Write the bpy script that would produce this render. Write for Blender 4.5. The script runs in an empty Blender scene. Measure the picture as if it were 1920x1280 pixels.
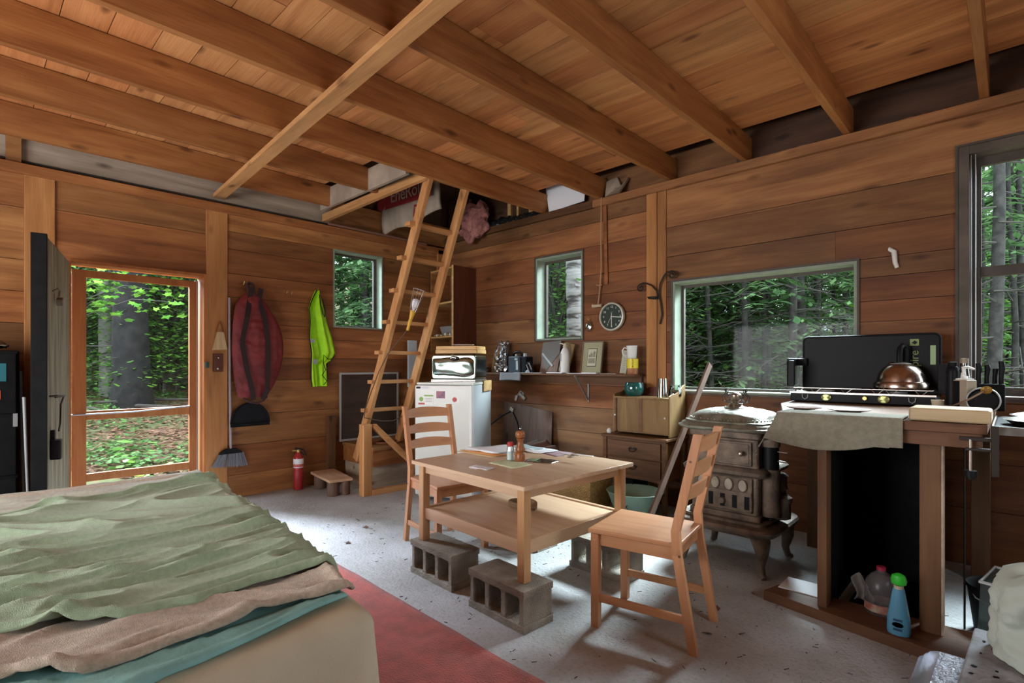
import bpy, math, random
from mathutils import Vector, Matrix, noise as mn
random.seed(7)
S = bpy.context.scene
COL = S.collection
PI = math.pi
R = math.radians

# ------------------------------------------------------------------ camera
cam_d = bpy.data.cameras.new('camera')
cam = bpy.data.objects.new('camera', cam_d); COL.objects.link(cam)
cam.location = (5.09, -4.17, 1.2)
cam.rotation_euler = (R(90), 0, math.atan2(.690, .724))
cam_d.sensor_width = 36; cam_d.lens = 986/1920*36; cam_d.shift_y = 44/1920
cam_d.clip_start = .05; cam_d.clip_end = 300
S.camera = cam

# ------------------------------------------------------------------ view, world, lights
S.view_settings.view_transform = 'Standard'; S.view_settings.look = 'None'
S.view_settings.gamma = 1; S.view_settings.use_curve_mapping = False
S.view_settings.exposure = 0.8
w = bpy.data.worlds.new('sky'); S.world = w; w.use_nodes = True
wn = w.node_tree
bg = wn.nodes['Background']; bg.inputs[0].default_value = (.78, .88, 1, 1); bg.inputs[1].default_value = 3.8

def area(name, loc, target, sx, sy, power, col, spread=180):
    d = bpy.data.lights.new(name, 'AREA'); d.shape = 'RECTANGLE'; d.size = sx; d.size_y = sy
    d.energy = power; d.color = col; d.spread = R(spread)
    o = bpy.data.objects.new(name, d); COL.objects.link(o); o.location = loc
    o.rotation_euler = (Vector(target)-Vector(loc)).to_track_quat('-Z', 'Y').to_euler()
    return o
# added area lamps, out of view, standing in for daylight at the openings
area('daylight_door', (-3.4, -3.6, 4.2), (1.2, -2.7, .0), 1.8, 1.6, 270, (.74, .86, 1), 60)
area('daylight_wide_window', (3.5, 3.0, 4.0), (3.75, -1.2, .3), 2.2, 1.2, 270, (.80, .90, 1), 75)
area('daylight_tall_window', (6.3, 2.6, 4.6), (4.9, -2.2, .1), 1.8, 1.4, 180, (.80, .90, 1), 75)
area('daylight_south_windows', (2.3, -6.45, 1.35), (2.2, -2.0, 1.5), 2.7, 1.2, 62, (1, .95, .88))  # added fill lamp at the invented south window behind the camera
area('daylight_east_windows', (6.95, -2.75, 1.5), (3.0, -3.0, 1.0), 1.1, .8, 10, (1, .95, .86))  # weak fill lamp, added at the invented east window out of view

# ------------------------------------------------------------------ mesh builder
class MB:
    def __init__(s): s.v = []; s.f = []; s.r = []; s.rv = None
    def _r(s, n):
        q = random.random() if s.rv is None else s.rv
        s.r += [q]*n
    def add(s, vs, fs):
        b = len(s.v); s.v += [tuple(v) for v in vs]; s.f += [tuple(i+b for i in f) for f in fs]; s._r(len(fs)); return s
    def hexa(s, c):
        return s.add(c, [(0,3,2,1),(4,5,6,7),(0,1,5,4),(1,2,6,5),(2,3,7,6),(3,0,4,7)])
    def box(s, x0, x1, y0, y1, z0, z1):
        return s.hexa([(x0,y0,z0),(x1,y0,z0),(x1,y1,z0),(x0,y1,z0),(x0,y0,z1),(x1,y0,z1),(x1,y1,z1),(x0,y1,z1)])
    def cbox(s, c, d, m=None):
        x,y,z = d[0]/2, d[1]/2, d[2]/2
        vs = [Vector(p) for p in [(-x,-y,-z),(x,-y,-z),(x,y,-z),(-x,y,-z),(-x,-y,z),(x,-y,z),(x,y,z),(-x,y,z)]]
        if m is not None: vs = [m @ v for v in vs]
        return s.hexa([v+Vector(c) for v in vs])
    def beam(s, a, b, w, h, up=(0,0,1)):
        a = Vector(a); b = Vector(b); d = (b-a).normalized(); up = Vector(up)
        x = d.cross(up)
        if x.length < 1e-4: x = d.cross(Vector((0,1,0)))
        x.normalize(); y = x.cross(d).normalized()
        x *= w/2; y *= h/2
        return s.hexa([a-x-y, a+x-y, b+x-y, b-x-y, a-x+y, a+x+y, b+x+y, b-x+y])
    def tube(s, pts, r, n=8, cap=True, closed=False):
        pts = [Vector(p) for p in pts]; N = len(pts)
        rr = r if isinstance(r, (list, tuple)) else [r]*N
        up = None; base = len(s.v); nf = 0
        for i, p in enumerate(pts):
            if closed: t = pts[(i+1) % N]-pts[i-1]
            else: t = pts[min(i+1, N-1)]-pts[max(i-1, 0)]
            if t.length < 1e-9: t = Vector((0,0,1))
            t.normalize()
            if up is None:
                up = Vector((0,0,1)) if abs(t.z) < .9 else Vector((1,0,0))
            a = (up - t*up.dot(t))
            if a.length < 1e-6: a = Vector((1,0,0)).cross(t)
            a.normalize(); up = a; b = t.cross(a)
            for k in range(n):
                q = 2*PI*k/n; s.v.append(tuple(p+(a*math.cos(q)+b*math.sin(q))*rr[i]))
        for i in range(N if closed else N-1):
            j = (i+1) % N
            for k in range(n):
                l = (k+1) % n
                s.f.append((base+i*n+k, base+i*n+l, base+j*n+l, base+j*n+k)); nf += 1
        if cap and not closed:
            s.f.append(tuple(base+k for k in range(n))[::-1]); s.f.append(tuple(base+(N-1)*n+k for k in range(n))); nf += 2
        s._r(nf); return s
    def cyl(s, a, b, r0, r1=None, n=24, cap=True):
        return s.tube([a, b], [r0, r0 if r1 is None else r1], n, cap)
    def lathe(s, prof, c=(0,0,0), n=32, m=None, sx=1, sy=1, cap=True):
        base = len(s.v); nf = 0; c = Vector(c)
        for (r, z) in prof:
            for k in range(n):
                q = 2*PI*k/n; v = Vector((r*math.cos(q)*sx, r*math.sin(q)*sy, z))
                if m is not None: v = m @ v
                s.v.append(tuple(v+c))
        for i in range(len(prof)-1):
            for k in range(n):
                l = (k+1) % n
                s.f.append((base+i*n+k, base+i*n+l, base+(i+1)*n+l, base+(i+1)*n+k)); nf += 1
        if cap:
            if prof[0][0] > 1e-5: s.f.append(tuple(base+k for k in range(n))[::-1]); nf += 1
            if prof[-1][0] > 1e-5: s.f.append(tuple(base+(len(prof)-1)*n+k for k in range(n))); nf += 1
        s._r(nf); return s
    def prism(s, poly, vec, flip=False):
        n = len(poly); a = [Vector(p) for p in poly]; b = [p+Vector(vec) for p in a]
        fs = [tuple(range(n))[::-1], tuple(range(n, 2*n))]+[(i, (i+1) % n, n+(i+1) % n, n+i) for i in range(n)]
        if flip: fs = [f[::-1] for f in fs]
        return s.add(a+b, fs)
    def grid(s, f, nu, nv, closeu=False):
        vs = [f(i/(nu if closeu else nu-1), j/(nv-1)) for j in range(nv) for i in range(nu)]
        fs = []
        for j in range(nv-1):
            for i in range(nu if closeu else nu-1):
                k = (i+1) % nu
                fs.append((j*nu+i, j*nu+k, (j+1)*nu+k, (j+1)*nu+i))
        return s.add(vs, fs)
    def sphere(s, c, r, n=16, m=10, sc=(1,1,1)):
        prof = [(max(0, math.sin(PI*i/m))*r, -math.cos(PI*i/m)*r) for i in range(m+1)]
        b = len(s.v)
        s.lathe(prof, (0,0,0), n, cap=False)
        for i in range(b, len(s.v)):
            v = s.v[i]; s.v[i] = (v[0]*sc[0]+c[0], v[1]*sc[1]+c[1], v[2]*sc[2]+c[2])
        return s
    def rbox(s, c, d, r, n=5, axis='Z', m=None):
        # box with rounded vertical edges
        x, y = d[0]/2-r, d[1]/2-r
        poly = []
        for (cx, cy, a0) in ((x,y,0),(-x,y,90),(-x,-y,180),(x,-y,270)):
            for k in range(n+1):
                q = R(a0+90*k/n); poly.append(Vector((cx+r*math.cos(q), cy+r*math.sin(q), -d[2]/2)))
        top = [p+Vector((0,0,d[2])) for p in poly]
        if axis == 'Y': T = lambda v: Vector((v.x, v.z, v.y))
        elif axis == 'X': T = lambda v: Vector((v.z, v.x, v.y))
        else: T = lambda v: v
        def tr(v):
            v = T(v)
            if m is not None: v = m @ v
            return v+Vector(c)
        n2 = len(poly); vs = [tr(p) for p in poly+top]
        fs = [tuple(range(n2))[::-1], tuple(range(n2, 2*n2))]+[(i, (i+1) % n2, n2+(i+1) % n2, n2+i) for i in range(n2)]
        if axis == 'Y': fs = [f[::-1] for f in fs]
        return s.add(vs, fs)
    def xf(s, M, start=0):
        for i in range(start, len(s.v)): s.v[i] = tuple(M @ Vector(s.v[i]))
        return s
    def build(s, name, mat, parent=None, bevel=0, smooth=True, ang=38, sub=0, thick=0, seg=2):
        me = bpy.data.meshes.new(name); me.from_pydata(s.v, [], s.f)
        a = me.attributes.new('rnd', 'FLOAT', 'FACE'); a.data.foreach_set('value', s.r[:len(me.polygons)])
        if smooth:
            me.polygons.foreach_set('use_smooth', [True]*len(me.polygons))
            me.set_sharp_from_angle(angle=R(ang))
        me.materials.append(mat); me.update()
        o = bpy.data.objects.new(name, me); COL.objects.link(o)
        if parent is not None: o.parent = parent
        if thick:
            md = o.modifiers.new('thickness', 'SOLIDIFY'); md.thickness = thick; md.offset = -1
        if bevel:
            md = o.modifiers.new('bevel', 'BEVEL'); md.width = bevel; md.segments = seg; md.limit_method = 'ANGLE'; md.angle_limit = R(40)
            md.harden_normals = True
        if sub:
            md = o.modifiers.new('sub', 'SUBSURF'); md.levels = sub; md.render_levels = sub
        return o

def tag(o, label=None, cat=None, group=None, kind=None):
    if label: o['label'] = label
    if cat: o['category'] = cat
    if group: o['group'] = group
    if kind: o['kind'] = kind
    return o
def thing(name, label, cat, loc=(0,0,0), rz=0, group=None):
    o = bpy.data.objects.new(name, None); COL.objects.link(o); o.location = loc; o.rotation_euler = (0,0,rz)
    o.empty_display_size = .1
    return tag(o, label, cat, group)
def struct(o): o['kind'] = 'structure'; return o
def copy_tree(o, parent=None):
    c = o.copy(); COL.objects.link(c); c.parent = parent
    for ch in list(o.children): copy_tree(ch, c)
    return c
def text(name, s, size, mat, M, parent=None, ext=.0006, align='CENTER'):
    cu = bpy.data.curves.new(name, 'FONT'); cu.body = s; cu.size = size; cu.extrude = ext; cu.align_x = align; cu.align_y = 'CENTER'
    cu.resolution_u = 3
    o = bpy.data.objects.new(name, cu); COL.objects.link(o); cu.materials.append(mat)
    bpy.context.view_layer.update()
    me = bpy.data.meshes.new_from_object(o.evaluated_get(bpy.context.evaluated_depsgraph_get())); me.name = name
    bpy.data.objects.remove(o); o = bpy.data.objects.new(name, me); COL.objects.link(o)
    if not me.materials: me.materials.append(mat)
    if parent is not None: o.parent = parent
    o.matrix_local = M
    return o
def frameM(loc, x, y):
    x = Vector(x).normalized(); z = x.cross(Vector(y)).normalized(); y = z.cross(x)
    M = Matrix((x, y, z)).transposed().to_4x4(); M.translation = Vector(loc); return M

# ------------------------------------------------------------------ materials
def newmat(name):
    m = bpy.data.materials.new(name); m.use_nodes = True; nt = m.node_tree
    return m, nt, nt.nodes['Principled BSDF']
def setb(b, **k):
    names = dict(rough='Roughness', metal='Metallic', trans='Transmission Weight', ior='IOR', alpha='Alpha', sheen='Sheen Weight', coat='Coat Weight', spec='Specular IOR Level', sub='Subsurface Weight')
    for a, v in k.items(): b.inputs[names[a]].default_value = v
def plain(name, col, rough=.6, var=0, scale=8, bump=0, bscale=60, col2=None, **k):
    m, nt, b = newmat(name); b.inputs['Base Color'].default_value = (*col, 1); setb(b, rough=rough, **k)
    L = nt.links.new; tc = nt.nodes.new('ShaderNodeTexCoord')
    if var or col2:
        n = nt.nodes.new('ShaderNodeTexNoise'); n.inputs['Scale'].default_value = scale; n.inputs['Detail'].default_value = 6
        L(tc.outputs['Object'], n.inputs['Vector'])
        mx = nt.nodes.new('ShaderNodeMix'); mx.data_type = 'RGBA'
        c2 = col2 or tuple(max(0, c*(1-var)) for c in col)
        c1 = col if col2 else tuple(min(1, c*(1+var)) for c in col)
        mx.inputs[6].default_value = (*c2, 1); mx.inputs[7].default_value = (*c1, 1)
        mr = nt.nodes.new('ShaderNodeMapRange'); mr.inputs[1].default_value = .35; mr.inputs[2].default_value = .65
        L(n.outputs['Fac'], mr.inputs[0]); L(mr.outputs[0], mx.inputs[0]); L(mx.outputs[2], b.inputs['Base Color'])
    if bump:
        n = nt.nodes.new('ShaderNodeTexNoise'); n.inputs['Scale'].default_value = bscale; n.inputs['Detail'].default_value = 4
        bp = nt.nodes.new('ShaderNodeBump'); bp.inputs['Strength'].default_value = bump; bp.inputs['Distance'].default_value = .01
        L(tc.outputs['Object'], n.inputs['Vector']); L(n.outputs['Fac'], bp.inputs['Height']); L(bp.outputs[0], b.inputs['Normal'])
    return m
def wood(name, c0, c1, c2, axis='X', rough=.62, var=.35, knots=1, size=1.0, grey=0, red=0, bump=.25, spec=.35):
    m, nt, b = newmat(name); L = nt.links.new; N = nt.nodes.new
    setb(b, rough=rough, spec=spec)
    tc = N('ShaderNodeTexCoord'); at = N('ShaderNodeAttribute'); at.attribute_name = 'rnd'
    sc = N('ShaderNodeVectorMath'); sc.operation = 'SCALE'; sc.inputs[0].default_value = (17.3, 29.1, 11.7); L(at.outputs['Fac'], sc.inputs['Scale'])
    ad = N('ShaderNodeVectorMath'); L(tc.outputs['Object'], ad.inputs[0]); L(sc.outputs[0], ad.inputs[1])
    def mp(lo, cr):
        n = N('ShaderNodeMapping'); v = [cr*size]*3; v['XYZ'.index(axis)] = lo*size; n.inputs['Scale'].default_value = v
        L(ad.outputs[0], n.inputs['Vector']); return n
    m1 = mp(.8, 7); n1 = N('ShaderNodeTexNoise'); n1.inputs['Scale'].default_value = 1.6; n1.inputs['Detail'].default_value = 5; n1.inputs['Distortion'].default_value = .8
    L(m1.outputs[0], n1.inputs['Vector'])
    m2 = mp(2.2, 55); n2 = N('ShaderNodeTexNoise'); n2.inputs['Scale'].default_value = 2; n2.inputs['Detail'].default_value = 3
    L(m2.outputs[0], n2.inputs['Vector'])
    rp = N('ShaderNodeValToRGB'); e = rp.color_ramp.elements; e[0].position = .3; e[0].color = (*c0, 1); e[1].position = .72; e[1].color = (*c2, 1)
    x = e.new(.5); x.color = (*c1, 1)
    mixf = N('ShaderNodeMath'); mixf.operation = 'MULTIPLY_ADD'; mixf.inputs[1].default_value = .24
    L(n2.outputs['Fac'], mixf.inputs[0]); 
    m65 = N('ShaderNodeMath'); m65.operation = 'MULTIPLY'; m65.inputs[1].default_value = .76; L(n1.outputs['Fac'], m65.inputs[0])
    L(m65.outputs[0], mixf.inputs[2]); L(mixf.outputs[0], rp.inputs[0])
    col = rp.outputs[0]
    if knots:
        m3 = mp(2.3, 6.2); vo = N('ShaderNodeTexVoronoi'); vo.inputs['Scale'].default_value = 1; L(m3.outputs[0], vo.inputs['Vector'])
        kr = N('ShaderNodeMapRange'); kr.inputs[1].default_value = .06; kr.inputs[2].default_value = .17; kr.inputs[3].default_value = .8*knots; kr.inputs[4].default_value = 0
        L(vo.outputs['Distance'], kr.inputs[0])
        mk = N('ShaderNodeMix'); mk.data_type = 'RGBA'; mk.inputs[7].default_value = (c0[0]*.35, c0[1]*.28, c0[2]*.25, 1)
        L(kr.outputs[0], mk.inputs[0]); L(col, mk.inputs[6]); col = mk.outputs[2]
    if grey:   # weathered blotches
        m4 = mp(1.2, 2.6); n4 = N('ShaderNodeTexNoise'); n4.inputs['Scale'].default_value = 1.1; n4.inputs['Detail'].default_value = 4; L(m4.outputs[0], n4.inputs['Vector'])
        g = N('ShaderNodeMapRange'); g.inputs[1].default_value = .48; g.inputs[2].default_value = .68; g.inputs[4].default_value = grey; L(n4.outputs['Fac'], g.inputs[0])
        mg = N('ShaderNodeMix'); mg.data_type = 'RGBA'; mg.inputs[7].default_value = (c0[0]*.62, c0[1]*.75, c0[2]*.95, 1); L(g.outputs[0], mg.inputs[0]); L(col, mg.inputs[6]); col = mg.outputs[2]
    # board to board variation
    br = N('ShaderNodeMapRange'); br.inputs[3].default_value = 1-var; br.inputs[4].default_value = 1+var*.8
    wv = N('ShaderNodeTexWhiteNoise'); wv.noise_dimensions = '1D'; L(at.outputs['Fac'], wv.inputs['W']); L(at.outputs['Fac'], br.inputs[0])
    mu = N('ShaderNodeVectorMath'); mu.operation = 'SCALE'; L(col, mu.inputs[0]); L(br.outputs[0], mu.inputs['Scale'])
    col = mu.outputs[0]
    if red:
        rm = N('ShaderNodeMapRange'); rm.inputs[1].default_value = .45; rm.inputs[2].default_value = .6; rm.inputs[4].default_value = red; L(wv.outputs['Color'], rm.inputs[0])
        mr = N('ShaderNodeMix'); mr.data_type = 'RGBA'; mr.blend_type = 'MULTIPLY'; mr.inputs[7].default_value = (1, .66, .55, 1); L(rm.outputs[0], mr.inputs[0]); L(col, mr.inputs[6]); col = mr.outputs[2]
    L(col, b.inputs['Base Color'])
    bp = N('ShaderNodeBump'); bp.inputs['Strength'].default_value = bump; bp.inputs['Distance'].default_value = .004
    L(n2.outputs['Fac'], bp.inputs['Height']); L(bp.outputs[0], b.inputs['Normal'])
    return m
def glassm(name, col=(1,1,1), rough=0.02, refl=.012):
    m, nt, b = newmat(name); L = nt.links.new; N = nt.nodes.new
    nt.nodes.remove(b)
    t = N('ShaderNodeBsdfTransparent'); t.inputs[0].default_value = (*col, 1)
    g = N('ShaderNodeBsdfGlossy'); g.inputs['Roughness'].default_value = rough
    fr = N('ShaderNodeFresnel'); fr.inputs[0].default_value = 1.45
    mx = N('ShaderNodeMixShader'); ml = N('ShaderNodeMath'); ml.operation = 'MULTIPLY'; ml.inputs[1].default_value = refl*8
    L(fr.outputs[0], ml.inputs[0]); L(ml.outputs[0], mx.inputs[0]); L(t.outputs[0], mx.inputs[1]); L(g.outputs[0], mx.inputs[2])
    L(mx.outputs[0], nt.nodes['Material Output'].inputs[0]); return m
def mesh_screen(name, col, scale=900, cover=.3):
    m, nt, b = newmat(name); L = nt.links.new; N = nt.nodes.new
    b.inputs['Base Color'].default_value = (*col, 1); setb(b, rough=.7, alpha=cover)
    return m

OR0, OR1, OR2 = (.165, .062, .018), (.29, .122, .038), (.42, .20, .07)
M = {}
M['wallL'] = wood('wall_boards_left', OR0, OR1, OR2, 'Y', var=.48, grey=.15, red=.45, knots=.8)
M['wallR'] = wood('wall_boards_right', (.125,.050,.019), (.215,.092,.033), (.31,.15,.058), 'X', var=.55, grey=.45, red=.55, knots=.8)  # boards darkened in colour for the low light on this wall
M['postZ'] = wood('post_timber', (.25,.10,.03), (.38,.165,.052), (.50,.24,.085), 'Z', var=.12)
M['joist'] = wood('joist_timber', (.21,.070,.019), (.34,.13,.037), (.47,.21,.07), 'Y', var=.16, knots=1, bump=.4)
M['joistX'] = wood('tie_board', (.36,.16,.055), (.52,.26,.10), (.64,.36,.15), 'X', var=.1, grey=.4)
M['ceil'] = wood('ceiling_boards', (.34,.135,.045), (.53,.235,.085), (.66,.33,.13), 'X', var=.2, red=.4, grey=.2)
M['greyb'] = wood('weathered_board', (.26,.20,.15), (.42,.33,.25), (.55,.44,.34), 'Y', var=.15)
M['darkb'] = wood('dark_rim_board', (.055,.024,.013), (.09,.042,.022), (.13,.06,.03), 'X', var=.2)
M['pine'] = wood('table_pine', (.47,.30,.18), (.57,.385,.25), (.64,.46,.32), 'X', var=.05, knots=.7, rough=.36, bump=.08)
M['pineY'] = wood('table_pine_y', (.47,.28,.15), (.57,.37,.22), (.64,.44,.28), 'Y', var=.05, knots=.6, rough=.4, bump=.08)
M['pineZ'] = wood('table_pine_z', (.47,.25,.115), (.56,.33,.165), (.63,.40,.22), 'Z', var=.05, knots=.4, rough=.42, bump=.08)
M['chair'] = wood('chair_pine', (.42,.185,.085), (.53,.255,.125), (.61,.325,.17), 'X', var=.04, knots=.5, rough=.36, bump=.06)
M['chairZ'] = wood('chair_pine_z', (.42,.185,.085), (.53,.255,.125), (.61,.325,.17), 'Z', var=.04, knots=.5, rough=.38, bump=.06)
M['ladder'] = wood('ladder_timber', (.36,.15,.05), (.52,.25,.095), (.64,.35,.15), 'Z', var=.1)
M['ladderY'] = wood('ladder_rung_timber', (.36,.15,.05), (.52,.25,.095), (.64,.35,.15), 'Y', var=.1)
M['dark'] = wood('dark_stained_oak', (.075,.031,.012), (.14,.062,.025), (.20,.095,.04), 'X', var=.1, knots=0, rough=.42, size=1.6, bump=.15)
M['tan'] = wood('tan_panel', (.17,.095,.035), (.23,.135,.05), (.29,.18,.07), 'Z', var=.1, knots=0, rough=.6, size=2)
M['redbrown'] = wood('red_brown_panel', (.085,.022,.010), (.12,.033,.015), (.16,.048,.022), 'Z', var=.1, knots=0, rough=.5)
M['olddoor'] = wood('weathered_door', (.10,.085,.055), (.24,.22,.15), (.40,.38,.29), 'Z', var=.18, knots=0, rough=.8)
M['doorframe'] = wood('door_frame_orange', (.34,.11,.03), (.46,.17,.05), (.55,.24,.08), 'Z', var=.08, knots=.3)
M['bamboo'] = wood('bamboo_board', (.48,.26,.09), (.60,.36,.14), (.72,.48,.22), 'X', var=.08, knots=0, size=2, rough=.45)
M['lath'] = wood('dusty_lath', (.10,.055,.04), (.15,.09,.065), (.21,.13,.10), 'Z', var=.1)
M['counter'] = wood('counter_timber', (.085,.036,.018), (.14,.062,.030), (.20,.095,.048), 'X', var=.1)
M['counterZ'] = wood('counter_post', (.08,.034,.014), (.13,.06,.025), (.18,.09,.04), 'Z', var=.25)
M['black'] = plain('black_paint', (.007,.007,.008), .6, var=.25, scale=20, spec=.12)
M['blackm'] = plain('black_plastic', (.008,.008,.010), .45, spec=.14)
M['iron'] = plain('rusty_cast_iron', (.21,.155,.115), .6, col2=(.10,.076,.06), scale=14, bump=.5, bscale=90, metal=.35)
M['irontop'] = plain('greenish_nickel', (.30,.29,.23), .42, col2=(.17,.165,.13), scale=18, bump=.35, bscale=70, metal=.55)
M['wrought'] = plain('wrought_iron', (.03,.022,.018), .55, metal=.5)
M['chrome'] = plain('chrome', (.24,.29,.26), .18, metal=1, bump=.04, bscale=3)
M['steel'] = plain('brushed_steel', (.55,.5,.46), .3, metal=1)
M['galv'] = plain('galvanised', (.42,.44,.45), .45, metal=.7)
M['brass'] = plain('brass', (.55,.42,.16), .35, metal=.9)
M['white'] = plain('white_plastic', (.72,.72,.70), .4)
M['fridge'] = plain('fridge_enamel', (.62,.64,.60), .28, var=.04, scale=5)
M['fridgeS'] = plain('fridge_side_enamel', (.52,.57,.60), .3, var=.06, scale=4)
M['gray'] = plain('grey_metal', (.30,.31,.32), .45)
M['red'] = plain('red_paint', (.38,.025,.03), .3)
M['paper'] = plain('white_paper', (.78,.80,.84), .8, bump=.1, bscale=20)
M['glass'] = glassm('window_glass', (.93,.97,.95))
M['cglass'] = glassm('clear_glass', (.86,.92,.88), .03, .35)
M['clearp'] = glassm('clear_plastic', (.86,.88,.90), .12, .45)
M['screen'] = mesh_screen('screen_mesh', (.10,.11,.10), cover=.05)
M['screend'] = mesh_screen('dark_screen_mesh', (.06,.04,.03), cover=.5)
M['concrete'] = plain('floor_concrete', (.47,.48,.50), .6, col2=(.30,.295,.28), scale=3.2, bump=.7, bscale=45)
def concrete(name, c1, c2, c3):
    m, nt, b = newmat(name); L = nt.links.new; N = nt.nodes.new
    tc = N('ShaderNodeTexCoord')
    def nz(s_, d_, r_=.6): n = N('ShaderNodeTexNoise'); n.inputs['Scale'].default_value = s_; n.inputs['Detail'].default_value = d_; n.inputs['Roughness'].default_value = r_; L(tc.outputs['Object'], n.inputs['Vector']); return n
    a = nz(1.7, 8, .65); f = nz(60, 5, .7); g_ = nz(9, 6, .7)
    r1 = N('ShaderNodeMapRange'); r1.inputs[1].default_value = .36; r1.inputs[2].default_value = .62; L(a.outputs['Fac'], r1.inputs[0])
    m1 = N('ShaderNodeMix'); m1.data_type = 'RGBA'; m1.inputs[6].default_value = (*c2, 1); m1.inputs[7].default_value = (*c1, 1); L(r1.outputs[0], m1.inputs[0])
    r2 = N('ShaderNodeMapRange'); r2.inputs[1].default_value = .52; r2.inputs[2].default_value = .72; r2.inputs[4].default_value = .7; L(f.outputs['Fac'], r2.inputs[0])
    m2 = N('ShaderNodeMix'); m2.data_type = 'RGBA'; m2.inputs[7].default_value = (*c3, 1); L(r2.outputs[0], m2.inputs[0]); L(m1.outputs[2], m2.inputs[6])
    r3 = N('ShaderNodeMapRange'); r3.inputs[1].default_value = .60; r3.inputs[2].default_value = .74; r3.inputs[4].default_value = .55; L(g_.outputs['Fac'], r3.inputs[0])
    m3 = N('ShaderNodeMix'); m3.data_type = 'RGBA'; m3.inputs[7].default_value = (c3[0]*.8, c3[1]*.78, c3[2]*.72, 1); L(r3.outputs[0], m3.inputs[0]); L(m2.outputs[2], m3.inputs[6])
    L(m3.outputs[2], b.inputs['Base Color']); setb(b, rough=.7, spec=.3)
    ad = N('ShaderNodeMath'); L(f.outputs['Fac'], ad.inputs[0]); L(g_.outputs['Fac'], ad.inputs[1])
    bp = N('ShaderNodeBump'); bp.inputs['Strength'].default_value = .7; bp.inputs['Distance'].default_value = .012; L(ad.outputs[0], bp.inputs['Height']); L(bp.outputs[0], b.inputs['Normal'])
    return m
M['concrete'] = concrete('floor_concrete', (.50, .51, .53), (.35, .345, .33), (.22, .215, .20))
M['block'] = plain('concrete_block', (.36,.315,.26), .95, col2=(.21,.185,.15), scale=9, bump=1, bscale=110)
M['rug'] = plain('red_carpet', (.44,.055,.030), .95, col2=(.28,.036,.022), scale=11, bump=.9, bscale=160, sheen=.3)
M['sheetbeige'] = plain('beige_canvas', (.54,.49,.36), .85, var=.06, scale=6, bump=.15, bscale=240)
M['teal'] = plain('teal_sheet', (.21,.44,.43), .85, var=.12, scale=14, bump=.25, bscale=60)
M['tanfleece'] = plain('tan_fleece', (.50,.41,.32), .95, var=.14, scale=90, bump=.5, bscale=420, sheen=.35)
M['greenfleece'] = plain('green_fleece', (.32,.44,.29), .95, var=.10, scale=70, bump=.45, bscale=420, sheen=.35)
M['greyfleece'] = plain('grey_fleece', (.40,.40,.33), .95, var=.12, scale=70, bump=.45, bscale=420, sheen=.3)
M['maroon'] = plain('maroon_cloth', (.10,.05,.045), .95, var=.2, scale=30, bump=.5)
M['pink'] = plain('pink_fibreglass', (.45,.19,.165), .95, col2=(.22,.08,.075), scale=9, bump=1, bscale=40)
M['kraft'] = plain('kraft_facing', (.33,.26,.20), .8, var=.2, scale=5)
# ------------------------------------------------------------------ room shell
def rects(u0, u1, z0, z1, holes):
    us = sorted({u0, u1, *[c for h in holes for c in h[:2] if u0 < c < u1]})
    zs = sorted({z0, z1, *[c for h in holes for c in h[2:] if z0 < c < z1]})
    out = []
    for a, b in zip(us, us[1:]):
        col = []
        for c, d in zip(zs, zs[1:]):
            mu, mz = (a+b)/2, (c+d)/2
            if not any(h[0] < mu < h[1] and h[2] < mz < h[3] for h in holes):
                if col and abs(col[-1][1]-c) < 1e-6: col[-1][1] = d
                else: col.append([c, d])
        for c, d in col:
            if out and abs(out[-1][1]-a) < 1e-6 and any(abs(o[1]-a) < 1e-6 and abs(o[2]-c) < 1e-6 and abs(o[3]-d) < 1e-6 for o in out):
                o = next(o for o in out if abs(o[1]-a) < 1e-6 and abs(o[2]-c) < 1e-6 and abs(o[3]-d) < 1e-6); o[1] = b
            else: out.append([a, b, c, d])
    return out
def boards(mb, put, u0, u1, levels, holes, joints=(), tone=None):
    for bi, (z0, z1) in enumerate(zip(levels, levels[1:])):
        cuts = [u0]
        for j, (u, za, zb) in enumerate(joints):
            if za-.001 <= z0 and z1 <= zb+.001 and u0 < u < u1: cuts.append(u)
        cuts = sorted(cuts)+[u1]
        for a, b in zip(cuts, cuts[1:]):
            q = random.random() if tone is None else min(1, max(0, tone[bi]+random.uniform(-.08, .08))); mb.rv = q
            off = random.uniform(0, .004)
            for r in rects(a+.001, b-.001, z0+.0025, z1-.0015, holes): put(mb, *r, off)
    mb.rv = None
# floor
fl = MB(); fl.box(-.2, 7, -6.8, .2, -.14, 0)
struct(fl.build('floor', M['concrete'], smooth=False))
# left wall (x = 0)
HL = [(-3.61, -2.70, -1, 1.975), (-1.508, -.923, 1.59, 2.40)]
core = MB()
for r in rects(-6.6, .17, -.1, 2.62, HL): core.box(-.17, -.026, r[0], r[1], r[2], r[3])
core.box(-.17, -.125, -6.6, .17, 2.62, 3.3)
wl = core.build('wall_left', M['darkb'], smooth=False); struct(wl)
lv = [0, .205, .473, .747, 1.054, 1.266, 1.456, 1.578, 1.811, 2.021, 2.24, 2.397, 2.56]
b = MB(); pl = lambda mb, a, c, z0, z1, o: mb.box(-.026, -o, a, c, z0, z1)
boards(b, pl, -2.52, 0, lv, HL, [(-1.508, 1.58, 2.4), (-.8, .2, .75)], [.8, .45, .5, .55, .12, .85, .8, .42, .5, .3, .22, .9])
boards(b, pl, -3.69, -2.694, [1.975, 2.34, 2.56], HL, (), [.45, .5])
boards(b, pl, -6.6, -3.857, [0, .25, .52, .8, 1.05, 1.28, 1.497, 1.723, 1.948, 2.317, 2.56], HL)
b.build('wall_boards', M['wallL'], wl, smooth=False)
b = MB(); b.box(-.02, .012, -3.857, -3.69, 0, 2.56).box(-.02, .012, -2.694, -2.522, 0, 2.56).box(-.02, .03, -.16, -.005, 0, 2.6)
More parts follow.
